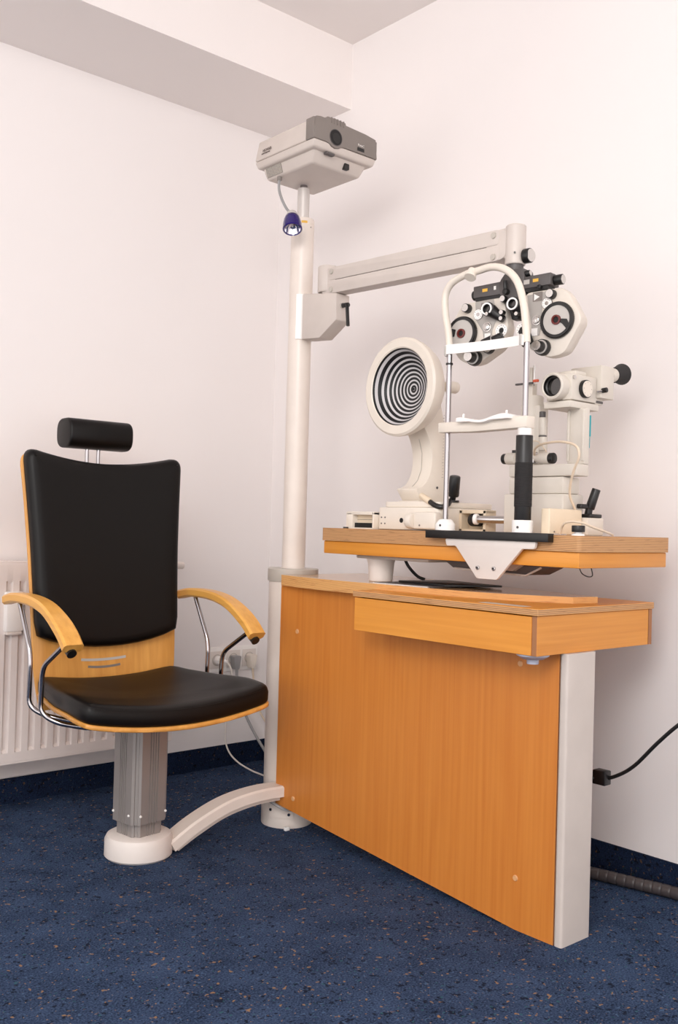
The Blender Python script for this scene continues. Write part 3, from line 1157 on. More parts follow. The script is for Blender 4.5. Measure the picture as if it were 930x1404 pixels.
R_PL = [(0.052, 0.117), (0.158, 0.117), (0.178, 0.100), (0.214, 0.036), (0.212, 0.020), (0.168, -0.054), (0.122, -0.060), (0.062, -0.028), (0.044, 0.02)]
L_PL = [(-0.012, 0.117), (-0.135, 0.112), (-0.152, 0.100), (-0.190, 0.036), (-0.190, 0.020), (-0.150, -0.042), (-0.096, -0.062), (-0.018, -0.020), (0.006, 0.03)]
bodies = {}
for nm, poly in (('R', R_PL), ('L', L_PL)):
    bd = part('lens_battery', m_phor, ph, lambda b, poly=poly: plate(b, round_poly(poly, 0.018, 4), -0.004, 0.03, 0.005), 'cream lens battery housing')
    bodies[nm] = bd
    inner = [(0.93 * (u - poly[3][0] * 0.6) + poly[3][0] * 0.6, 0.94 * (v - 0.03) + 0.03) for u, v in poly]
    part('rear_cover', m_phor, bd, lambda b, poly=inner: plate(b, round_poly(poly, 0.018, 4), -0.022, -0.005, 0.005))


def knob(parent, u, v, r, h, n0=0.03, face=True, tilt=None, name='knob'):
    k = pcyl(name, m_black, parent, P(u, v, n0), P(u, v, n0 + h), r, r * 0.94, 24, 0.0012)
    if face:
        pcyl('knob_face', m_silver, k, P(u, v, n0 + h), P(u, v, n0 + h + 0.001), r * 0.82, n=24)
    return k


for bd, s, wu, wv in ((bodies['R'], 1, 0.150, 0.033), (bodies['L'], -1, -0.137, 0.029)):
    # big power wheel
    w = part('lens_wheel', m_black, bd, lambda b, wu=wu, wv=wv: lathe(b, [(0.042, 0), (0.046, 0.001), (0.0465, 0.009), (0.0445, 0.012), (0.038, 0.012), (0.0375, 0.007), (0.0, 0.007)], P(wu, wv, 0.0302), PN, 48), 'black rimmed lens wheel')
    # serrated rim
    def teeth(b, wu=wu, wv=wv):
        for i in range(60):
            a = 2 * math.pi * i / 60
            q = P(wu + 0.0465 * math.cos(a), wv + 0.0465 * math.sin(a), 0.032)
            cyl(b, q, q + PN * 0.007, 0.0009, n=4)
    part('knurling', m_black, w, teeth)
    part('wheel_face', m_lightgrey, w, lambda b, wu=wu, wv=wv: lathe(b, [(0.0372, 0.0), (0.0372, 0.0022), (0.0, 0.0022)], P(wu, wv, 0.0374), PN, 48), 'pale grey wheel face')
    part('aperture_ring', m_red, w, lambda b, wu=wu, wv=wv: lathe(b, [(0.013, 0.0), (0.0125, 0.004), (0.0085, 0.0045), (0.0075, 0.001)], P(wu, wv, 0.0396), PN, 28, False, False), 'dark red aperture ring')
    pcyl('aperture', m_hole, w, P(wu, wv, 0.0397), P(wu, wv, 0.0405), 0.0082, n=24)
    if s > 0:
        tri = [(0.010, 0.002), (0.030, -0.001), (0.036, -0.014), (0.028, -0.024), (0.018, -0.012), (0.008, -0.006)]
    else:
        tri = [(-0.018, 0.012), (-0.030, 0.016), (-0.037, 0.004), (-0.034, -0.008), (-0.022, -0.006)]
    part('wheel_index', m_black, w, lambda b, wu=wu, wv=wv, tri=tri: prism(b, [(wu + a, wv + c) for a, c in tri], P(0, 0, 0.0396), PU, PV, PN * 0.002), 'black index tab')

for s, items in ((1, dict(top=(0.133, 0.101), dial=(0.119, 0.080), mirror=(0.091, 0.101), silver=(0.090, 0.040), label=(0.084, 0.010), bot=(0.111, -0.033), axis=(0.047, 0.020))),
                 (-1, dict(top=(-0.122, 0.096), dial=(-0.088, 0.076), mirror=(-0.066, 0.094), silver=(-0.059, 0.039), label=(-0.058, 0.012), bot=(-0.094, -0.042), axis=(-0.015, 0.025)))):
    bd = bodies['R' if s > 0 else 'L']
    if s > 0:
        g = [(0.060, 0.108), (0.118, 0.113), (0.121, 0.097), (0.104, 0.076), (0.104, 0.032), (0.098, 0.0), (0.076, 0.0), (0.074, 0.03), (0.068, 0.06)]
    else:
        g = [(-0.099, 0.111), (-0.042, 0.112), (-0.030, 0.06), (-0.044, 0.03), (-0.046, -0.002), (-0.068, -0.002), (-0.074, 0.03), (-0.096, 0.062)]
    fp = part('face_plate', m_plate, bd, lambda b, g=g: plate(b, g, 0.0302, 0.0318, 0.0005), 'satin grey face plate')
    knob(bd, items['top'][0], items['top'][1], 0.0125, 0.018)
    d = pcyl('dial', m_pure, bd, P(*items['dial'], 0.0302), P(*items['dial'], 0.0345), 0.0138, n=28)
    pcyl('dial_rim', m_mid, d, P(*items['dial'], 0.0302), P(*items['dial'], 0.0338), 0.0148, n=28)
    pcyl('dial_hub', m_steel, d, P(*items['dial'], 0.0345), P(*items['dial'], 0.036), 0.005, n=16)
    for i in range(10):
        a = 2 * math.pi * i / 10
        q = P(items['dial'][0] + 0.0105 * math.cos(a), items['dial'][1] + 0.0105 * math.sin(a), 0.0345)
        pcyl('dial_mark', m_ink, d, q, q + PN * 0.0003, 0.0009, n=6)
    mu, mv = items['mirror']
    pbm = part('window', m_mid, fp, lambda b, mu=mu, mv=mv: plate(b, [(mu - 0.014, mv - 0.012), (mu + 0.014, mv - 0.012), (mu + 0.014, mv + 0.012), (mu - 0.014, mv + 0.012)], 0.0319, 0.0324, 0))
    part('pointer', m_paper, pbm, lambda b, mu=mu, mv=mv: plate(b, [(mu - 0.010, mv - 0.009), (mu + 0.006, mv - 0.001), (mu - 0.010, mv + 0.008)], 0.0324, 0.0328, 0))
    sl = part('spherical_dial', m_silver, fp, lambda b, c=items['silver']: lathe(b, [(0.0135, 0), (0.013, 0.003), (0.0105, 0.0035), (0.009, 0.006), (0.004, 0.008), (0, 0.0082)], P(c[0], c[1], 0.0318), PN, 28), 'round satin button')
    lu, lv_ = items['label']
    part('scale_window', m_paper, fp, lambda b, lu=lu, lv_=lv_: plate(b, [(lu - 0.009, lv_ - 0.010), (lu + 0.009, lv_ - 0.010), (lu + 0.009, lv_ + 0.010), (lu - 0.009, lv_ + 0.010)], 0.0319, 0.0325, 0))
    # double knob at the lower edge
    bu, bv = items['bot']
    k1 = pcyl('cylinder_knob', m_black, bd, P(bu, bv, 0.0302), P(bu, bv, 0.046), 0.0215, 0.0205, 28, 0.0015)
    pcyl('knob_ring', m_lightgrey, k1, P(bu, bv, 0.046), P(bu, bv, 0.0475), 0.018, n=28)
    k2 = pcyl('axis_knob', m_black, k1, P(bu, bv, 0.0475), P(bu, bv, 0.070), 0.0145, 0.0135, 24, 0.001)
    pcyl('knob_face', m_silver, k2, P(bu, bv, 0.070), P(bu, bv, 0.0712), 0.0125, n=24)
    # axis scale ring and its dark barrel
    au, av = items['axis']
    sr = part('axis_scale', m_pure, bd, lambda b, au=au, av=av: lathe(b, [(0.0175, 0), (0.0175, 0.003), (0.008, 0.0035), (0.0075, 0.001)], P(au, av, 0.0302), PN, 32, True, False), 'white axis scale ring')
    pcyl('axis_hole', m_hole, sr, P(au, av, 0.0303), P(au, av, 0.0315), 0.0082, n=20)
    for i in range(12):
        a = 2 * math.pi * i / 12
        q = P(au + 0.013 * math.cos(a), av + 0.013 * math.sin(a), 0.0335)
        pcyl('scale_mark', m_ink, sr, q, q + PN * 0.0003, 0.0011, n=6)

# left axis barrel (black knob with a grey band lying across the lower left)
bd = bodies['L']
q0, q1 = P(-0.006, 0.006, 0.040), P(-0.062, -0.012, 0.046)
br = part('cross_barrel', m_black, bd, lambda b: (cyl(b, q0, q0.lerp(q1, 0.45), 0.0135, 0.0125, 24, 0.001), cyl(b, q0.lerp(q1, 0.45), q1, 0.0165, 0.0155, 24, 0.0015)), 'black adjusting barrel')
pcyl('barrel_band', m_silver, br, q0.lerp(q1, 0.44), q0.lerp(q1, 0.47), 0.0168, n=24)
knob(bd, -0.050, -0.018, 0.017, 0.014)
bdR = bodies['R']
q0, q1 = P(0.050, 0.018, 0.036), P(0.070, -0.020, 0.040)
part('cross_barrel', m_black, bdR, lambda b: (cyl(b, q0, q0.lerp(q1, 0.45), 0.011, 0.012, 24, 0.001), cyl(b, q0.lerp(q1, 0.45), q1, 0.0175, 0.0165, 24, 0.0015)), 'black adjusting barrel')


# cross-cylinder loupes
def loupe(bd, u, v, n_ring, arm_to):
    lo = part('cross_cylinder', m_black, bd, lambda b: lathe(b, [(0.0165, -0.014), (0.0185, -0.010), (0.0185, 0.0), (0.0155, 0.002), (0.0115, 0.002), (0.011, -0.010)], P(u, v, n_ring), PN, 32, True, False), 'black cross cylinder loupe')
    part('loupe_ring', m_pure, lo, lambda b: lathe(b, [(0.0163, 0.0), (0.0163, 0.0032), (0.0122, 0.0032), (0.0122, 0.0)], P(u, v, n_ring + 0.001), PN, 32, False, False), 'white loupe ring')
    pcyl('loupe_lens', m_lens, lo, P(u, v, n_ring - 0.008), P(u, v, n_ring - 0.006), 0.0115, n=24)
    part('loupe_arm', m_black, lo, lambda b: cyl(b, P(u + 0.004, v - 0.002, n_ring - 0.012), P(arm_to[0], arm_to[1], n_ring - 0.020), 0.0175, 0.0095, 20, 0.002))
    return lo


l1 = loupe(bodies['L'], -0.046, 0.082, 0.056, (-0.006, 0.052))
l2 = loupe(bodies['R'], 0.028, 0.087, 0.050, (0.034, 0.058))
knob(l1, -0.040, 0.066, 0.0058, 0.012, 0.056)
knob(l1, -0.004, 0.052, 0.0065, 0.010, 0.046)
knob(l2, 0.002, 0.066, 0.0070, 0.014, 0.050)
knob(l2, 0.040, 0.060, 0.0060, 0.010, 0.042)

# dark carrier on top
hub = part('hub', m_dark, ph, lambda b: plate(b, [(-0.026, 0.148), (-0.018, 0.162), (0.000, 0.183), (0.046, 0.183), (0.052, 0.16), (0.050, 0.125), (0.042, 0.075), (0.016, 0.072), (-0.004, 0.090), (-0.020, 0.120)], -0.020, 0.036, 0.003), 'dark grey centre hub')
pcyl('swivel', m_dark, hub, (VX, VY, 1.672), (VX, VY, 1.703), 0.0225, n=32)
cb = part('carriage_bar', m_dark, ph, lambda b: plate(b, [(-0.105, 0.1215), (-0.020, 0.1215), (-0.016, 0.156), (-0.105, 0.153)], -0.012, 0.034, 0.002), 'dark grey carriage bar')
cb_r = part('carriage_bar', m_dark, ph, lambda b: plate(b, [(0.046, 0.126), (0.128, 0.128), (0.128, 0.159), (0.046, 0.157)], -0.012, 0.034, 0.002), 'dark grey carriage bar')
part('bar_shadow_strip', m_black, cb, lambda b: plate(b, [(-0.100, 0.1135), (-0.015, 0.1135), (-0.015, 0.1215), (-0.100, 0.1215)], -0.004, 0.031, 0))  # black strip stands in for the shadowed slot under the carriage bar
part('bar_shadow_strip', m_black, cb_r, lambda b: plate(b, [(0.046, 0.1175), (0.120, 0.1175), (0.120, 0.1275), (0.046, 0.126)], -0.004, 0.031, 0))  # same painted shadow strip under the right bar
for u0, u1, v_, r_ in ((0.128, 0.152, 0.142, 0.0135), (-0.105, -0.117, 0.134, 0.0135)):
    k = pcyl('distance_knob', m_black, cb, P(u0, v_, 0.012), P(u1, v_, 0.012), r_, n=24, bev=0.0015)
    pcyl('knob_face', m_silver, k, P(u1, v_, 0.012), P(u1 + (0.001 if u1 > 0 else -0.001), v_, 0.012), r_ * 0.85, n=24)
for u_, v_, w_, h_, mt in ((-0.068, 0.139, 0.008, 0.0042, m_yellow), (0.085, 0.144, 0.008, 0.0042, m_yellow), (-0.037, 0.141, 0.0035, 0.005, m_paper), (0.058, 0.143, 0.009, 0.006, m_lightgrey)):
    part('scale_label', mt, cb, lambda b, u_=u_, v_=v_, w_=w_, h_=h_: plate(b, [(u_ - w_, v_ - h_), (u_ + w_, v_ - h_), (u_ + w_, v_ + h_), (u_ - w_, v_ + h_)], 0.0341, 0.0346, 0))
part('tilt_lever', m_black, hub, lambda b: (cyl(b, P(0.001, 0.153, 0.046), P(0.001, 0.122, 0.043), 0.0052, n=14, bev=0.001), cyl(b, P(0.003, 0.124, 0.036), P(0.002, 0.123, 0.050), 0.0078, n=18, bev=0.001)), 'black tilt lever')
knob(hub, -0.004, 0.105, 0.0095, 0.014, 0.036)
knob(cb, 0.097, 0.125, 0.006, 0.010, 0.030, face=False)
k = pcyl('level_knob', m_black, hub, P(0.044, 0.166, 0.024), P(0.062, 0.169, 0.022), 0.0085, n=18, bev=0.001)
pcyl('knob_face', m_silver, k, P(0.062, 0.169, 0.022), P(0.063, 0.169, 0.022), 0.007, n=18)
part('nose_piece', m_black, hub, lambda b: plate(b, [(0.006, 0.078), (0.040, 0.078), (0.032, 0.050), (0.014, 0.050)], 0.004, 0.030, 0.003))

# ------------------------------------------------------------------ swing table
tb = thing('instrument_table', 'beech swing table with thick plywood edge above the desk', 'table', (2.045, 2.132, 0.831))
part('post', m_white, tb, lambda b: lathe(b, [(0.034, 0.0), (0.036, 0.002), (0.040, 0.055), (0.043, 0.064), (0.043, 0.068), (0, 0.068)], (2.045, 2.132, 0.8312), (0, 0, 1), 36), 'white tapered support post')
pbox('swing_plate', m_capgrey, tb, 1.99, 2.14, 1.885, 2.185, 0.8995, 0.9098, bev=0.004, label='grey swing plate')
part('apron', [m_wood_y, m_wood_x], tb, lambda b: box(b, 1.956, 2.347, 1.363, 2.297, 0.910, 0.9487, bev=0.003), 'beech apron under the table top', matfn=lambda f: 1 if abs(f.normal.y) > 0.7 else 0)


def top_slab(b):
    poly = round_poly([(1.95, 1.357), (2.353, 1.357), (2.353, 2.303), (1.95, 2.303)], 0.012, 4)
    prism(b, poly, (0, 0, 0.949), (1, 0, 0), (0, 1, 0), (0, 0, 0.039))


part('table_top', [m_desk_top, m_ply], tb, top_slab, 'thick plywood table top', matfn=top_mat)
part('under_tray', m_dark, tb, lambda b: prism(b, [(1.855, 0.909), (1.82, 0.889), (1.565, 0.882), (1.520, 0.903), (1.522, 0.909)], (2.02, 0, 0), (0, 1, 0), (0, 0, 1), (0.10, 0, 0), bev=0.003), 'dark metal tray under the table')
part('tray_rail', m_lightgrey, tb, lambda b: prism(b, [(1.68, 0.909), (1.68, 0.894), (1.60, 0.891), (1.57, 0.909)], (2.005, 0, 0), (0, 1, 0), (0, 0, 1), (0.0145, 0, 0)))
part('tray_edge', m_lightgrey, tb, lambda b: tube(b, [(2.017, 1.81, 0.888), (2.017, 1.565, 0.8815), (2.017, 1.518, 0.903)], 0.0028, 8))
part('wire_loop', m_black, tb, lambda b: tube(b, smooth_path([(2.00, 1.392, 0.911), (2.003, 1.386, 0.897), (2.02, 1.38, 0.889), (2.035, 1.378, 0.892), (2.035, 1.382, 0.911)], 5), 0.0014, 6), 'thin black wire loop')
part('power_lead', m_black, tb, lambda b: tube(b, smooth_path([(2.17, 2.16, 0.905), (2.185, 2.155, 0.875), (2.20, 2.13, 0.845), (2.215, 2.11, 0.8345)], 5), 0.005, 8), 'black lead below the table')
for x_ in (1.972, 2.33):
    pcyl('top_bolt', m_black, tb, (x_, 2.215, 0.988), (x_, 2.215, 0.9925), 0.008, n=14)

# ------------------------------------------------------------------ chin rest
TZ = 0.988
cr = thing('chin_rest', 'white chin and forehead rest frame on two steel rods', 'chin rest', (1.955, 1.66, 0.87))
pbox('base_plate', m_black, cr, 1.926, 1.9492, 1.432, 1.838, 0.970, 0.9915, bev=0.0012, label='black mounting bar')
pbox('top_plate', m_silver, cr, 1.9492, 2.00, 1.432, 1.838, TZ + 0.0003, 0.9915)
bk = part('mount_bracket', m_white, cr, lambda b: prism(b, round_poly([(1.771, 0.9698), (1.473, 0.9698), (1.477, 0.952), (1.515, 0.951), (1.593, 0.870), (1.658, 0.870), (1.734, 0.952), (1.766, 0.951)], 0.005, 3), (1.933, 0, 0), (0, 1, 0), (0, 0, 1), (0.010, 0, 0), bev=0.001), 'white trapezoid bracket')
for y_ in (1.654, 1.601):
    bo = pcyl('bolt', m_steel, bk, (1.9335, y_, 0.898), (1.929, y_, 0.898), 0.0058, n=16, bev=0.001)
    pcyl('hex_socket', m_hole, bo, (1.929, y_, 0.898), (1.9286, y_, 0.898), 0.003, n=6)
LYp, RYp, CXr = 1.792, 1.532, 1.965
ybias = (CXr / 1.955)
LYp, RYp = LYp * ybias, RYp * ybias
ZB = 0.9915
part('collar', m_pure, cr, lambda b: lathe(b, [(0.027, 0), (0.027, 0.016), (0.019, 0.027), (0.0145, 0.030), (0, 0.030)], (CXr, LYp, ZB), (0, 0, 1), 32), 'white rod collar')
part('collar', m_pure, cr, lambda b: lathe(b, [(0.026, 0), (0.0265, 0.002), (0.0265, 0.029), (0.025, 0.031), (0, 0.031)], (CXr, RYp, ZB), (0, 0, 1), 32), 'white rod collar')
for y_ in (LYp, RYp):
    pcyl('set_screw', m_dark, cr, (CXr - 0.0262, y_ - 0.006, ZB + 0.013), (CXr - 0.0278, y_ - 0.006, ZB + 0.013), 0.0032, n=12)
pcyl('rod', m_chrome, cr, (CXr, LYp, ZB + 0.03), (CXr, LYp, 1.48), 0.0072, n=24, label='polished steel rod')
pcyl('rod', m_chrome, cr, (CXr, RYp, 1.25), (CXr, RYp, 1.475), 0.0072, n=24, label='polished steel rod')
hn = part('handle', m_black, cr, lambda b: cyl(b, (CXr, RYp, ZB + 0.031), (CXr, RYp, 1.236), 0.0212, n=32, bev=0.001), 'black height handle')


def grip(b):
    z = 1.057
    prof = []
    while z < 1.166:
        prof += [(0.0219, z), (0.0226, z + 0.0008), (0.0226, z + 0.0018), (0.0219, z + 0.0024)]
        z += 0.0030
    prof = [(0.0213, 1.0565)] + prof + [(0.0213, 1.167)]
    lathe(b, prof, (CXr, RYp, 0), (0, 0, 1), 32)


part('rubber_grip', m_rubber, hn, grip, 'ribbed rubber grip')
pcyl('ferrule', m_pure, cr, (CXr, RYp, 1.236), (CXr, RYp, 1.254), 0.0175, n=28)


def chin_bar(b):
    poly = [(LYp + 0.020, 1.256), (LYp + 0.020, 1.283), (LYp - 0.035, 1.283), (LYp - 0.055, 1.279), (RYp + 0.05, 1.279), (RYp + 0.025, 1.284), (RYp - 0.018, 1.284), (RYp - 0.018, 1.254), (RYp + 0.020, 1.254), (1.70, 1.252), (LYp - 0.03, 1.255)]
    prism(b, poly, (CXr - 0.018, 0, 0), (0, 1, 0), (0, 0, 1), (0.036, 0, 0), bev=0.003)


cbar = part('chin_bar', m_cream, cr, chin_bar, 'cream cross bar')


def chin_cup(b):
    ys = [1.742, 1.728, 1.712, 1.690, 1.665, 1.645, 1.625, 1.600, 1.580, 1.565]
    zs = [1.287, 1.288, 1.285, 1.280, 1.277, 1.278, 1.283, 1.288, 1.289, 1.286]
    path = smooth_path([(0, y, z) for y, z in zip(ys, zs)], 3)
    poly = [(p.y, p.z + 0.003) for p in path] + [(p.y, min(p.z - 0.004, 1.2785)) for p in reversed(path)]
    prism(b, poly, (CXr - 0.034, 0, 0), (0, 1, 0), (0, 0, 1), (0.052, 0, 0), bev=0.0012)


part('chin_cup', m_pure, cr, chin_cup, 'white wavy chin cup')
for y_ in (1.728, 1.583):
    pcyl('paper_pin', m_pure, cbar, (CXr - 0.02, y_, 1.286), (CXr - 0.02, y_, 1.301), 0.003, n=10, bev=0.0008)
ARC = [(1.792, 1.470), (1.792, 1.479), (1.799, 1.53), (1.811, 1.581), (1.813, 1.631), (1.79, 1.661), (1.739, 1.676), (1.698, 1.678), (1.654, 1.680), (1.615, 1.669), (1.583, 1.647), (1.561, 1.615), (1.546, 1.57), (1.538, 1.523), (1.532, 1.468)]
part('frame_arch', m_cream, cr, lambda b: tube(b, smooth_path([(CXr, y * ybias, 1 + (z - 1) * ybias) for y, z in ARC], 5), 0.0098, 14), 'arched cream tube')
part('fixation_target', m_cream, cr, lambda b: lathe(b, [(0.0115, 0.0), (0.0165, 0.024), (0.0155, 0.026), (0, 0.026)], (CXr - 0.002, 1.716 * ybias, 1 + 0.682 * ybias), (-0.5, -0.1, -0.85), 24), 'small white knob on the arch')


def band(b):
    pts = [(CXr - 0.011 + 0.016 * math.sin(math.pi * i / 12) * 0 + 0.012 * math.sin(math.pi * i / 12), LYp + 0.004 + (RYp - LYp - 0.002) * i / 12, 1.482 - 0.006 * i / 12) for i in range(13)]
    sweep(b, [Vector(p) for p in pts], [(-0.0013, -0.0128), (0.0013, -0.0128), (0.0013, 0.0128), (-0.0013, 0.0128)], up_hint=(0, 0, 1))


part('forehead_band', m_pure, cr, band, 'white forehead band')
for y_ in (LYp + 0.006, RYp + 0.012):
    pbox('band_clip', m_lightgrey, cr, CXr - 0.0125, CXr + 0.004, y_ - 0.004, y_ + 0.004, 1.464, 1.492, bev=0.001)
pcyl('rod_ring', m_black, cr, (CXr, LYp, 1.441), (CXr, LYp, 1.446), 0.0096, n=20)

# ------------------------------------------------------------------ keratoscope (ringed disc)
kt = thing('keratoscope', 'cream keratoscope with black ringed disc on the swing table', 'keratoscope', (2.12, 2.06, TZ))
AX, AYc, AZc = 2.03, 2.06, 1.412
part('disc_housing', m_cream, kt, lambda b: lathe(b, [(0.1145, 0.0), (0.118, -0.003), (0.140, -0.003), (0.1465, 0.002), (0.147, 0.010), (0.143, 0.030), (0.132, 0.055), (0.112, 0.078), (0.080, 0.103), (0.050, 0.120), (0.030, 0.150), (0.0, 0.152)], (AX, AYc, AZc), (1, 0, 0), 64, False, False), 'round cream disc housing')
# the bowl keeps its own origin on the disc axis so that the rings follow the radius
b = bmesh.new()
lathe(b, [(0.1145, 0.0), (0.108, 0.012), (0.096, 0.028), (0.078, 0.044), (0.055, 0.055), (0.030, 0.061), (0.008, 0.063), (0.0, 0.063)], (0, 0, 0), (1, 0, 0), 96, False, False)
for f in b.faces:
    f.smooth = True
me = bpy.data.meshes.new('ring_bowl')
b.to_mesh(me)
b.free()
me.materials.append(m_rings)
bowl = bpy.data.objects.new('ring_bowl', me)
C.objects.link(bowl)
bowl.parent = kt
bowl.location = V(AX, AYc, AZc) - ORG[kt.name]
bowl['label'] = 'hollow bowl with black and white rings'
part('peep_hole', m_hole, kt, lambda b: cyl(b, (AX + 0.061, AYc, AZc), (AX + 0.0635, AYc, AZc), 0.004, n=16))
pcyl('rear_button', m_cream, kt, (2.18, 2.005, 1.425), (2.22, 2.005, 1.425), 0.018, n=20, bev=0.003)


def stem(b):
    fr_ = [(2.10, 1.300), (2.124, 1.265), (2.139, 1.222), (2.137, 1.172), (2.122, 1.138), (2.100, 1.119), (2.081, 1.113), (2.077, 1.107), (2.100, 1.0765)]
    fr_ = [(p.x, p.z) for p in smooth_path([(x, 0, z) for x, z in fr_], 3)]
    bk_ = [(2.215, 1.0765), (2.205, 1.11), (2.202, 1.20), (2.196, 1.30), (2.17, 1.38)]
    prism(b, fr_ + bk_ + [(2.12, 1.38)], (0, 2.022, 0), (1, 0, 0), (0, 0, 1), (0, 0.082, 0), bev=0.004)


stm = part('stem', m_cream, kt, stem, 'curved cream stem')
pcyl('screw', m_dark, stm, (2.165, 2.0222, 1.118), (2.165, 2.0205, 1.118), 0.004, n=10)
part('stem_seam', m_capgrey, stm, lambda b: tube(b, [(2.1238, 2.063, 1.265), (2.1388, 2.063, 1.222), (2.1368, 2.063, 1.172), (2.1218, 2.063, 1.138), (2.1000, 2.063, 1.1192)], 0.0011, 6))
for i in range(22):
    w = 0.006 if i % 5 == 0 else 0.0035
    pbox('scale_mark', m_ink, stm, 2.190 - w, 2.190, 2.0214, 2.0221, 1.15 + i * 0.009, 1.1508 + i * 0.009)


def kt_base(b):
    poly = round_poly([(2.0, 2.110), (2.25, 2.110), (2.25, 1.86), (2.0, 1.86)], 0.022, 5)
    prism(b, poly, (0, 0, TZ + 0.001), (1, 0, 0), (0, 1, 0), (0, 0, 0.065), bev=0.003)


kb = part('base_housing', m_cream, kt, kt_base, 'cream sliding base')
part('base_deck', m_cream, kt, lambda b: prism(b, round_poly([(2.01, 2.092), (2.245, 2.092), (2.245, 1.865), (2.01, 1.865)], 0.02, 4), (0, 0, TZ + 0.0663), (1, 0, 0), (0, 1, 0), (0, 0, 0.0165), bev=0.003))
# stem foot rests on the deck
part('stem_foot', m_cream, kt, lambda b: prism(b, round_poly([(2.085, 2.108), (2.22, 2.108), (2.22, 2.018), (2.085, 2.018)], 0.01, 3), (0, 0, TZ + 0.083), (1, 0, 0), (0, 1, 0), (0, 0, 0.0053), bev=0.001))
for y_ in (2.073, 2.088):
    for z_ in (1.006, 1.024):
        pcyl('screw', m_dark, kb, (2.0, y_, z_), (1.9985, y_, z_), 0.0022, n=8)
pcyl('port', m_hole, kb, (2.0003, 2.005, 1.016), (1.9992, 2.005, 1.016), 0.0072, n=18)
part('rail_guide', m_cream, kt, lambda b: (box(b, 1.99, 2.16, 2.112, 2.118, TZ, 1.038, bev=0.001), box(b, 1.99, 2.16, 2.206, 2.236, TZ, 1.038, bev=0.004), box(b, 1.99, 2.16, 2.112, 2.232, 1.030, 1.040, bev=0.002), box(b, 1.985, 2.16, 2.112, 2.240, TZ, 0.9915)), 'open cream rail guide')
pbox('scale_strip', m_beige, kt, 2.012, 2.02, 2.118, 2.206, 1.006, 1.03)
pbox('scale_line', m_ink, kt, 2.0112, 2.012, 2.118, 2.206, 1.0155, 1.0165)
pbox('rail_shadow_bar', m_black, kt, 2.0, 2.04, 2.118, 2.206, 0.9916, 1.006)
part('drive_housing', m_cream, kt, lambda b: box(b, 1.972, 1.999, 1.846, 1.932, TZ + 0.004, 1.040, bev=0.006, seg=3), 'small cream drive housing')
part('drive_boss', m_cream, kt, lambda b: cyl(b, (1.978, 1.955, 1.015), (1.978, 1.930, 1.015), 0.022, n=28, bev=0.004))
pcyl('screw', m_mid, kt, (1.9722, 1.905, 1.003), (1.971, 1.905, 1.003), 0.0028, n=10)
fm = part('rod_frame', m_beige, kt, lambda b: (box(b, 2.086, 2.13, 1.762, 1.771, TZ + 0.0005, 1.048), box(b, 2.086, 2.13, 1.762, 1.859, 1.040, 1.050, bev=0.001), box(b, 2.086, 2.13, 1.762, 1.859, TZ + 0.0005, 0.996), box(b, 2.122, 2.13, 1.764, 1.859, 0.994, 1.042), box(b, 2.086, 2.13, 1.850, 1.8595, TZ + 0.0005, 1.048)), 'beige rod frame')
part('rubber_boot', m_rubber, kt, lambda b: cyl(b, (2.098, 1.822, 1.022), (2.092, 1.784, 1.022), 0.0178, 0.0172, 24, 0.003), 'black rubber boot')
part('slide_rod', m_steel, kt, lambda b: cyl(b, (2.0735, 1.786, 1.024), (2.096, 1.6965, 1.024), 0.0105, n=24), 'polished slide rod')
part('rod_ring', m_pure, kt, lambda b: cyl(b, (2.0720, 1.790, 1.024), (2.0745, 1.780, 1.024), 0.0150, n=24, bev=0.001))
jb = V(2.075, 1.878, 1.0715)
js = part('joystick', m_black, kt, lambda b: (cyl(b, jb, jb + V(-0.004, -0.008, 0.020), 0.0085, n=18), cyl(b, jb + V(-0.003, -0.006, 0.016), jb + V(-0.012, -0.020, 0.074), 0.0165, 0.0155, 24, 0.004)), 'black joystick grip')
part('joystick_base', m_black, js, lambda b: cyl(b, jb + V(0, 0, -0.0002), jb + V(0, 0, 0.005), 0.02, n=24))
part('plug_connector', m_beige, kt, lambda b: cyl(b, (2.018, 1.945, 1.088), (2.008, 1.900, 1.070), 0.0095, n=18, bev=0.001), 'beige cable connector')
part('connector_boot', m_black, kt, lambda b: tube(b, smooth_path([(2.0085, 1.902, 1.0705), (2.003, 1.876, 1.060), (2.008, 1.856, 1.056), (2.03, 1.855, 1.062), (2.055, 1.868, 1.0745)], 5), 0.0075, 10))

# ------------------------------------------------------------------ slit lamp
sl_ = thing('slit_lamp', 'grey white slit lamp microscope at the right end of the table', 'microscope', (2.15, 1.55, TZ))
part('base', m_slit, sl_, lambda b: box(b, 2.08, 2.17, 1.501, 1.696, TZ + 0.0005, 1.094, bev=0.006), 'lower instrument base')
part('base_step', m_slit, sl_, lambda b: box(b, 2.09, 2.165, 1.510, 1.688, 1.0943, 1.139, bev=0.006))
arm_l = part('swing_bracket', m_slit, sl_, lambda b: box(b, 2.095, 2.150, 1.473, 1.693, 1.1405, 1.172, bev=0.004), 'L shaped swing bracket')
part('microscope_column', m_slit, sl_, lambda b: (box(b, 2.128, 2.150, 1.474, 1.527, 1.1723, 1.318, bev=0.003), box(b, 2.123, 2.129, 1.474, 1.482, 1.18, 1.312, bev=0.002), box(b, 2.123, 2.129, 1.519, 1.527, 1.18, 1.312, bev=0.002)), 'flat upright column')
hd = part('microscope_body', m_slit, sl_, lambda b: (box(b, 2.09, 2.20, 1.490, 1.570, 1.337, 1.404, bev=0.003), box(b, 2.115, 2.165, 1.498, 1.560, 1.404, 1.416, bev=0.004), box(b, 2.082, 2.21, 1.488, 1.572, 1.316, 1.334, bev=0.003)), 'microscope body')
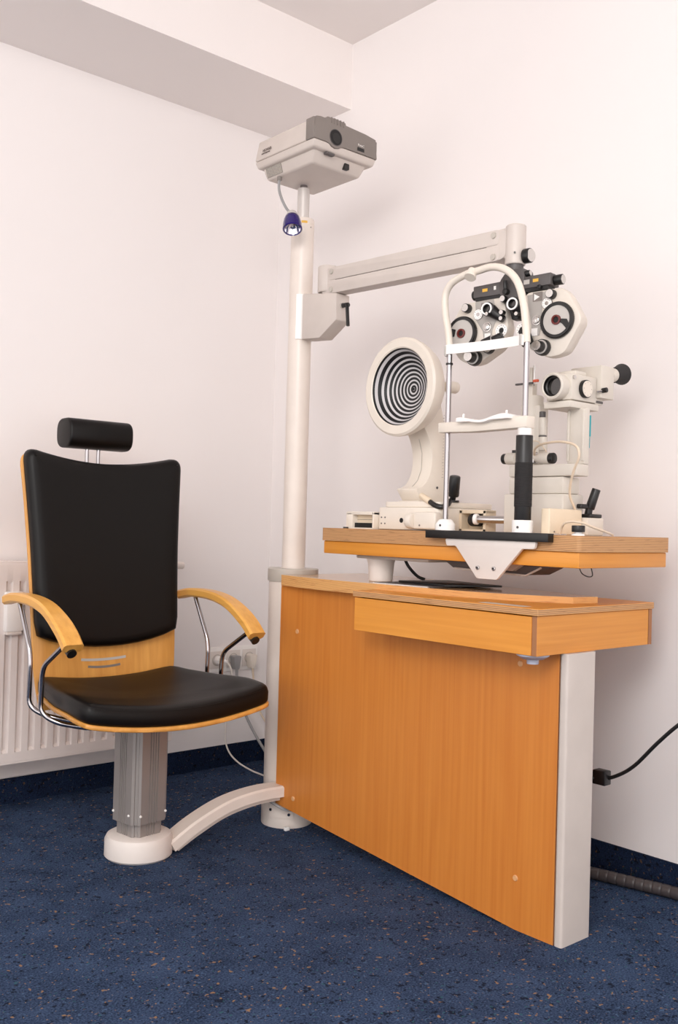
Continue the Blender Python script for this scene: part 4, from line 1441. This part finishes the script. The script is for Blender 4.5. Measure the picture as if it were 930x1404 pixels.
oc = part('objective', m_slit, hd, lambda b: lathe(b, [(0.027, 0.0), (0.030, -0.002), (0.0345, 0.0), (0.0355, 0.004), (0.0345, 0.025), (0.034, 0.032)], (2.060, 1.530, 1.371), (1, 0, 0), 40, False, False), 'round objective housing')
part('lens_rim', m_black, oc, lambda b: lathe(b, [(0.0272, 0.0), (0.0255, 0.008), (0.022, 0.010), (0.021, 0.018)], (2.060, 1.530, 1.371), (1, 0, 0), 36, False, False))
pcyl('lens_glass', m_lens, oc, (2.076, 1.530, 1.371), (2.078, 1.530, 1.371), 0.0218, n=32)
dk_ = pcyl('magnification_dial', m_black, hd, (2.142, 1.4895, 1.368), (2.142, 1.479, 1.368), 0.0235, n=32, bev=0.001)
pcyl('dial_face', m_cream, dk_, (2.142, 1.479, 1.368), (2.142, 1.4775, 1.368), 0.021, n=32)
for i in range(8):
    a = 2 * math.pi * i / 8
    pcyl('dial_mark', m_ink, dk_, (2.142 + 0.017 * math.cos(a), 1.4775, 1.368 + 0.017 * math.sin(a)), (2.142 + 0.017 * math.cos(a), 1.4772, 1.368 + 0.017 * math.sin(a)), 0.001, n=6)
pcyl('side_screw', m_silver, hd, (2.0965, 1.4895, 1.394), (2.0965, 1.4855, 1.394), 0.0055, n=14)
bn = part('binocular_prism', m_slit, hd, lambda b: (box(b, 2.203, 2.262, 1.478, 1.576, 1.351, 1.438, bev=0.003), box(b, 2.20, 2.235, 1.495, 1.56, 1.335, 1.352, bev=0.002)), 'binocular prism box')
pcyl('filter_knob', m_black, bn, (2.205, 1.476, 1.370), (2.205, 1.462, 1.371), 0.0068, n=16, bev=0.001)
pcyl('filter_stem', m_steel, bn, (2.19, 1.482, 1.366), (2.205, 1.470, 1.370), 0.0025, n=8)
for y_ in (1.497, 1.557):
    ep = pcyl('eyepiece', m_slit, bn, (2.262, y_, 1.418), (2.288, y_, 1.423), 0.0185, n=28)
    part('eyecup', m_rubber, ep, lambda b, y_=y_: lathe(b, [(0.0195, 0.0), (0.021, 0.004), (0.021, 0.016), (0.029, 0.040), (0.0285, 0.043), (0.026, 0.041), (0.012, 0.02), (0.0, 0.02)], (2.286, y_, 1.4225), (0.98, 0, 0.18), 28), 'black rubber eyecup')
pbox('guide_slot', m_dark, bn, 2.205, 2.235, 1.4935, 1.495, 1.339, 1.345)
tl = part('strap_tag', m_teal, sl_, lambda b: box(b, 2.1505, 2.1545, 1.4735, 1.4775, 1.245, 1.30, bev=0.001), 'thin teal tag hanging at the column')
part('tag_tail', m_teal, tl, lambda b: tube(b, [(2.1525, 1.4755, 1.245), (2.1520, 1.4755, 1.215)], 0.0009, 5))
# illumination tower
it = part('illumination_tower', m_slit, sl_, lambda b: lathe(b, [(0.031, 0.0), (0.031, 0.165), (0.029, 0.168), (0.029, 0.185), (0.026, 0.190), (0.0, 0.190)], (2.14, 1.652, 1.1725), (0, 0, 1), 36), 'rounded illumination tower')
pbox('tower_side', m_slit, it, 2.12, 2.16, 1.612, 1.66, 1.18, 1.335, bev=0.006)
pbox('tower_head', m_slit, it, 2.128, 2.15, 1.645, 1.680, 1.362, 1.398, bev=0.003)
pbox('head_clip', m_dark, it, 2.112, 2.12, 1.634, 1.692, 1.392, 1.397, bev=0.001)
pcyl('lamp_pin', m_steel, it, (2.135, 1.645, 1.39), (2.135, 1.645, 1.445), 0.0025, n=8)
pcyl('lamp_pin', m_slit, it, (2.135, 1.655, 1.39), (2.135, 1.655, 1.44), 0.005, n=10)
pbox('red_clip', m_red_dot, it, 2.118, 2.126, 1.622, 1.637, 1.397, 1.404, bev=0.001)
for y_, z0_, z1_, r_, mt in ((1.607, 1.300, 1.316, 0.0085, m_dark), (1.605, 1.252, 1.300, 0.0105, m_slit), (1.603, 1.212, 1.248, 0.0115, m_slit)):
    pcyl('slit_control', mt, it, (2.125, y_, z0_), (2.125, y_, z1_), r_, n=16, bev=0.0015)
pcyl('clip_ring', m_dark, it, (2.125, 1.605, 1.2485), (2.125, 1.605, 1.2515), 0.0108, n=16)
# horizontal slit width knobs
sw = part('slit_width_axle', m_slit, sl_, lambda b: (cyl(b, (2.108, 1.630, 1.1915), (2.108, 1.592, 1.1895), 0.011, n=20), cyl(b, (2.108, 1.600, 1.1895), (2.108, 1.566, 1.1885), 0.0155, n=24, bev=0.002)), 'grey slit width axle')
part('slit_width_drum', m_slit, sl_, lambda b: cyl(b, (2.108, 1.708, 1.1915), (2.108, 1.675, 1.1915), 0.0165, n=24, bev=0.002))
pcyl('knob', m_black, sw, (2.108, 1.722, 1.1915), (2.108, 1.707, 1.1915), 0.0145, n=24, bev=0.002)
pcyl('knob', m_black, sw, (2.108, 1.567, 1.1885), (2.108, 1.553, 1.1885), 0.0145, n=24, bev=0.002)
pcyl('knob', m_black, sw, (2.108, 1.682, 1.207), (2.108, 1.682, 1.214), 0.009, n=16)
part('axle_clamp', m_steel, sw, lambda b: box(b, 2.098, 2.118, 1.612, 1.622, 1.176, 1.207, bev=0.002))
part('lamp_cable', m_cablecream, sl_, lambda b: tube(b, smooth_path([(2.10, 1.612, 1.198), (2.075, 1.59, 1.213), (2.06, 1.555, 1.222), (2.045, 1.49, 1.224), (2.04, 1.440, 1.212), (2.04, 1.428, 1.185), (2.05, 1.450, 1.150), (2.065, 1.470, 1.115), (2.08, 1.480, 1.085), (2.095, 1.480, 1.065), (2.105, 1.482, 1.0545)], 5), 0.0032, 8), 'cream lamp cable')
part('thin_wire', m_cablecream, sl_, lambda b: tube(b, smooth_path([(2.105, 1.64, 1.235), (2.105, 1.61, 1.236), (2.10, 1.59, 1.225), (2.10, 1.572, 1.205)], 4), 0.0013, 6))
# joystick platform
part('joystick_platform', m_slit, sl_, lambda b: box(b, 2.126, 2.198, 1.458, 1.5005, TZ + 0.0005, 1.034, bev=0.003))
part('joystick', m_black, sl_, lambda b: (box(b, 2.142, 2.194, 1.460, 1.492, 1.0342, 1.044, bev=0.003), cyl(b, (2.155, 1.477, 1.041), (2.155, 1.473, 1.062), 0.0095, n=18), box(b, 2.112, 2.165, 1.468, 1.484, 1.057, 1.069, bev=0.003), cyl(b, (2.156, 1.473, 1.057), (2.164, 1.459, 1.109), 0.0120, 0.0112, 24, 0.002)), 'black joystick lever')

# ------------------------------------------------------------------ small things on the swing table
pb = thing('power_supply_box', 'beige plastic power box beside the black handle', 'power supply', (2.05, 1.485, TZ))
part('housing', m_beige, pb, lambda b: box(b, 1.985, 2.122, 1.472, 1.498, TZ + 0.0002, 1.0535, bev=0.003), ang=50)
pcyl('screw', m_mid, pb, (2.005, 1.4722, 0.996), (2.005, 1.4708, 0.996), 0.0022, n=8)
lk = thing('locking_knob', 'flat black locking knob on a white disc near the table corner', 'knob', (1.977, 1.374, TZ))
part('disc', m_pure, lk, lambda b: lathe(b, [(0.0155, 0.0), (0.0155, 0.003), (0.009, 0.006), (0.009, 0.008), (0, 0.008)], (1.9672, 1.3745, TZ + 0.0003), (0, 0, 1), 24))
part('knob', m_black, lk, lambda b: cyl(b, (1.9672, 1.3745, TZ + 0.0084), (1.9672, 1.3745, 1.0125), 0.0158, n=28, bev=0.0015))
cb2 = bmesh.new()
tube(cb2, smooth_path([(1.972, 1.43, TZ + 0.0035), (1.966, 1.422, 1.004), (1.957, 1.408, 1.016), (1.957, 1.388, 1.0215), (1.965, 1.362, 1.019), (1.99, 1.352, 1.010), (2.05, 1.350, 0.998), (2.10, 1.366, TZ + 0.0032)], 6), 0.003, 8)
tag(obj('cable', cb2, m_cablecream), 'cream cable arching over the black locking knob', 'cable')

# ------------------------------------------------------------------ booklets on the desk
bk2 = thing('folder', 'dark folder lying on the desk below the swing table', 'folder', (2.08, 1.93, 0.831))
part('pages', m_paper, bk2, lambda b: prism(b, [(1.958, 2.075), (1.972, 1.868), (2.16, 1.86), (2.17, 2.06)], (0, 0, 0.8313), (1, 0, 0), (0, 1, 0), (0, 0, 0.0018)))
part('cover', m_dark, bk2, lambda b: prism(b, [(1.960, 2.070), (1.977, 1.842), (2.17, 1.80), (2.19, 2.04)], (0, 0, 0.8333), (1, 0, 0), (0, 1, 0), (0, 0, 0.0018)), 'dark cover')
b = bmesh.new()
prism(b, [(2.02, 2.03), (2.00, 1.83), (2.15, 1.75), (2.19, 1.99)], (0, 0, 0.8353), (1, 0, 0), (0, 1, 0), (0, 0, 0.0055), bev=0.0008)
tag(obj('booklet', b, m_black), 'thin black booklet on top of the dark folder', 'booklet')

# ------------------------------------------------------------------ wall socket, plugs and leads
ws = thing('wall_socket', 'white triple power socket low on the wall behind the chair', 'socket', (2.33, 3.30, 0.385))
pbox('frame', m_pure, ws, 2.205, 2.455, 3.290, 3.2998, 0.387, 0.488, bev=0.003)
for k, x_ in enumerate((2.250, 2.330, 2.410)):
    pbox('insert', m_white, ws, x_ - 0.034, x_ + 0.034, 3.288, 3.2905, 0.402, 0.472, bev=0.001)
    part('socket_well', m_capgrey, ws, lambda b, x_=x_: lathe(b, [(0.0235, 0.0), (0.0225, -0.002), (0.0205, -0.002), (0.020, 0.001)], (x_, 3.2885, 0.437), (0, 1, 0), 28, False, False))


def plug(x_, body_mat, cable_mat, label, path, r, shape):
    t = thing('power_plug', label, 'plug', (x_, 3.28, 0.437), 'plugs in the triple wall socket')
    if shape == 'flat':
        part('plug_body', body_mat, t, lambda b: prism(b, round_poly([(x_ - 0.019, 0.452), (x_ + 0.019, 0.452), (x_ + 0.010, 0.395), (x_ - 0.010, 0.395)], 0.008, 3), (0, 3.256, 0), (1, 0, 0), (0, 0, 1), (0, 0.031, 0), bev=0.004))
    else:
        part('plug_body', body_mat, t, lambda b: (cyl(b, (x_, 3.287, 0.437), (x_, 3.262, 0.437), 0.019, 0.016, 24, 0.003), cyl(b, (x_, 3.262, 0.437), (x_ + 0.02, 3.245, 0.434), 0.009, 0.006, 14)))
    part('lead', cable_mat, t, lambda b: tube(b, smooth_path(path, 6), r, 8))
    return t


plug(2.250, m_pure, m_cablewhite, 'round white plug with thin white lead in the left socket', [(2.268, 3.247, 0.434), (2.285, 3.235, 0.40), (2.285, 3.235, 0.33), (2.272, 3.24, 0.22), (2.268, 3.24, 0.13), (2.28, 3.23, 0.075), (2.305, 3.20, 0.035), (2.325, 3.13, 0.012), (2.335, 3.03, 0.004), (2.30, 2.85, 0.004), (2.20, 2.72, 0.004)], 0.0033, 'round')
plug(2.330, m_cablegrey, m_cablegrey, 'grey plug with thick grey lead in the middle socket', [(2.330, 3.262, 0.40), (2.331, 3.26, 0.34), (2.345, 3.25, 0.27), (2.365, 3.23, 0.20), (2.385, 3.19, 0.13), (2.395, 3.13, 0.07), (2.385, 3.05, 0.02), (2.35, 2.92, 0.006), (2.25, 2.72, 0.006)], 0.0058, 'flat')
plug(2.410, m_cream, m_cablecream, 'cream plug with cream lead in the right socket', [(2.410, 3.262, 0.40), (2.413, 3.258, 0.35), (2.418, 3.25, 0.29), (2.43, 3.23, 0.22), (2.455, 3.20, 0.16), (2.47, 3.13, 0.09), (2.46, 3.0, 0.02), (2.42, 2.8, 0.006)], 0.0042, 'flat')

# ------------------------------------------------------------------ cables by the right wall
pc = thing('power_cable', 'black power cable with ferrite block running to the right wall', 'cable', (2.22, 1.44, 0.33))
part('lead', m_black, pc, lambda b: tube(b, smooth_path([(2.10, 1.60, 0.372), (2.16, 1.50, 0.363), (2.20, 1.445, 0.360), (2.205, 1.40, 0.378), (2.205, 1.353, 0.413), (2.205, 1.294, 0.478), (2.205, 1.236, 0.535), (2.215, 1.15, 0.61), (2.26, 1.03, 0.68), (2.38, 0.90, 0.71), (2.506, 0.80, 0.71)], 6), 0.0048, 10))
part('ferrite_block', m_black, pc, lambda b: box(b, 2.185, 2.215, 1.428, 1.466, 0.345, 0.382, bev=0.003), 'black ferrite block')


def hose(b):
    path = smooth_path([(2.36, 1.86, 0.018), (2.40, 1.70, 0.018), (2.427, 1.617, 0.018), (2.453, 1.506, 0.018), (2.477, 1.395, 0.018), (2.482, 1.25, 0.018), (2.484, 1.05, 0.018)], 36)
    sweep(b, path, lambda i, t: circ(0.0170 if i % 8 < 7 else 0.0158, 16))


b = bmesh.new(); hose(b)
tag(obj('cable_hose', b, m_hose, ang=30), 'grey segmented cable hose on the carpet along the right skirting', 'hose')
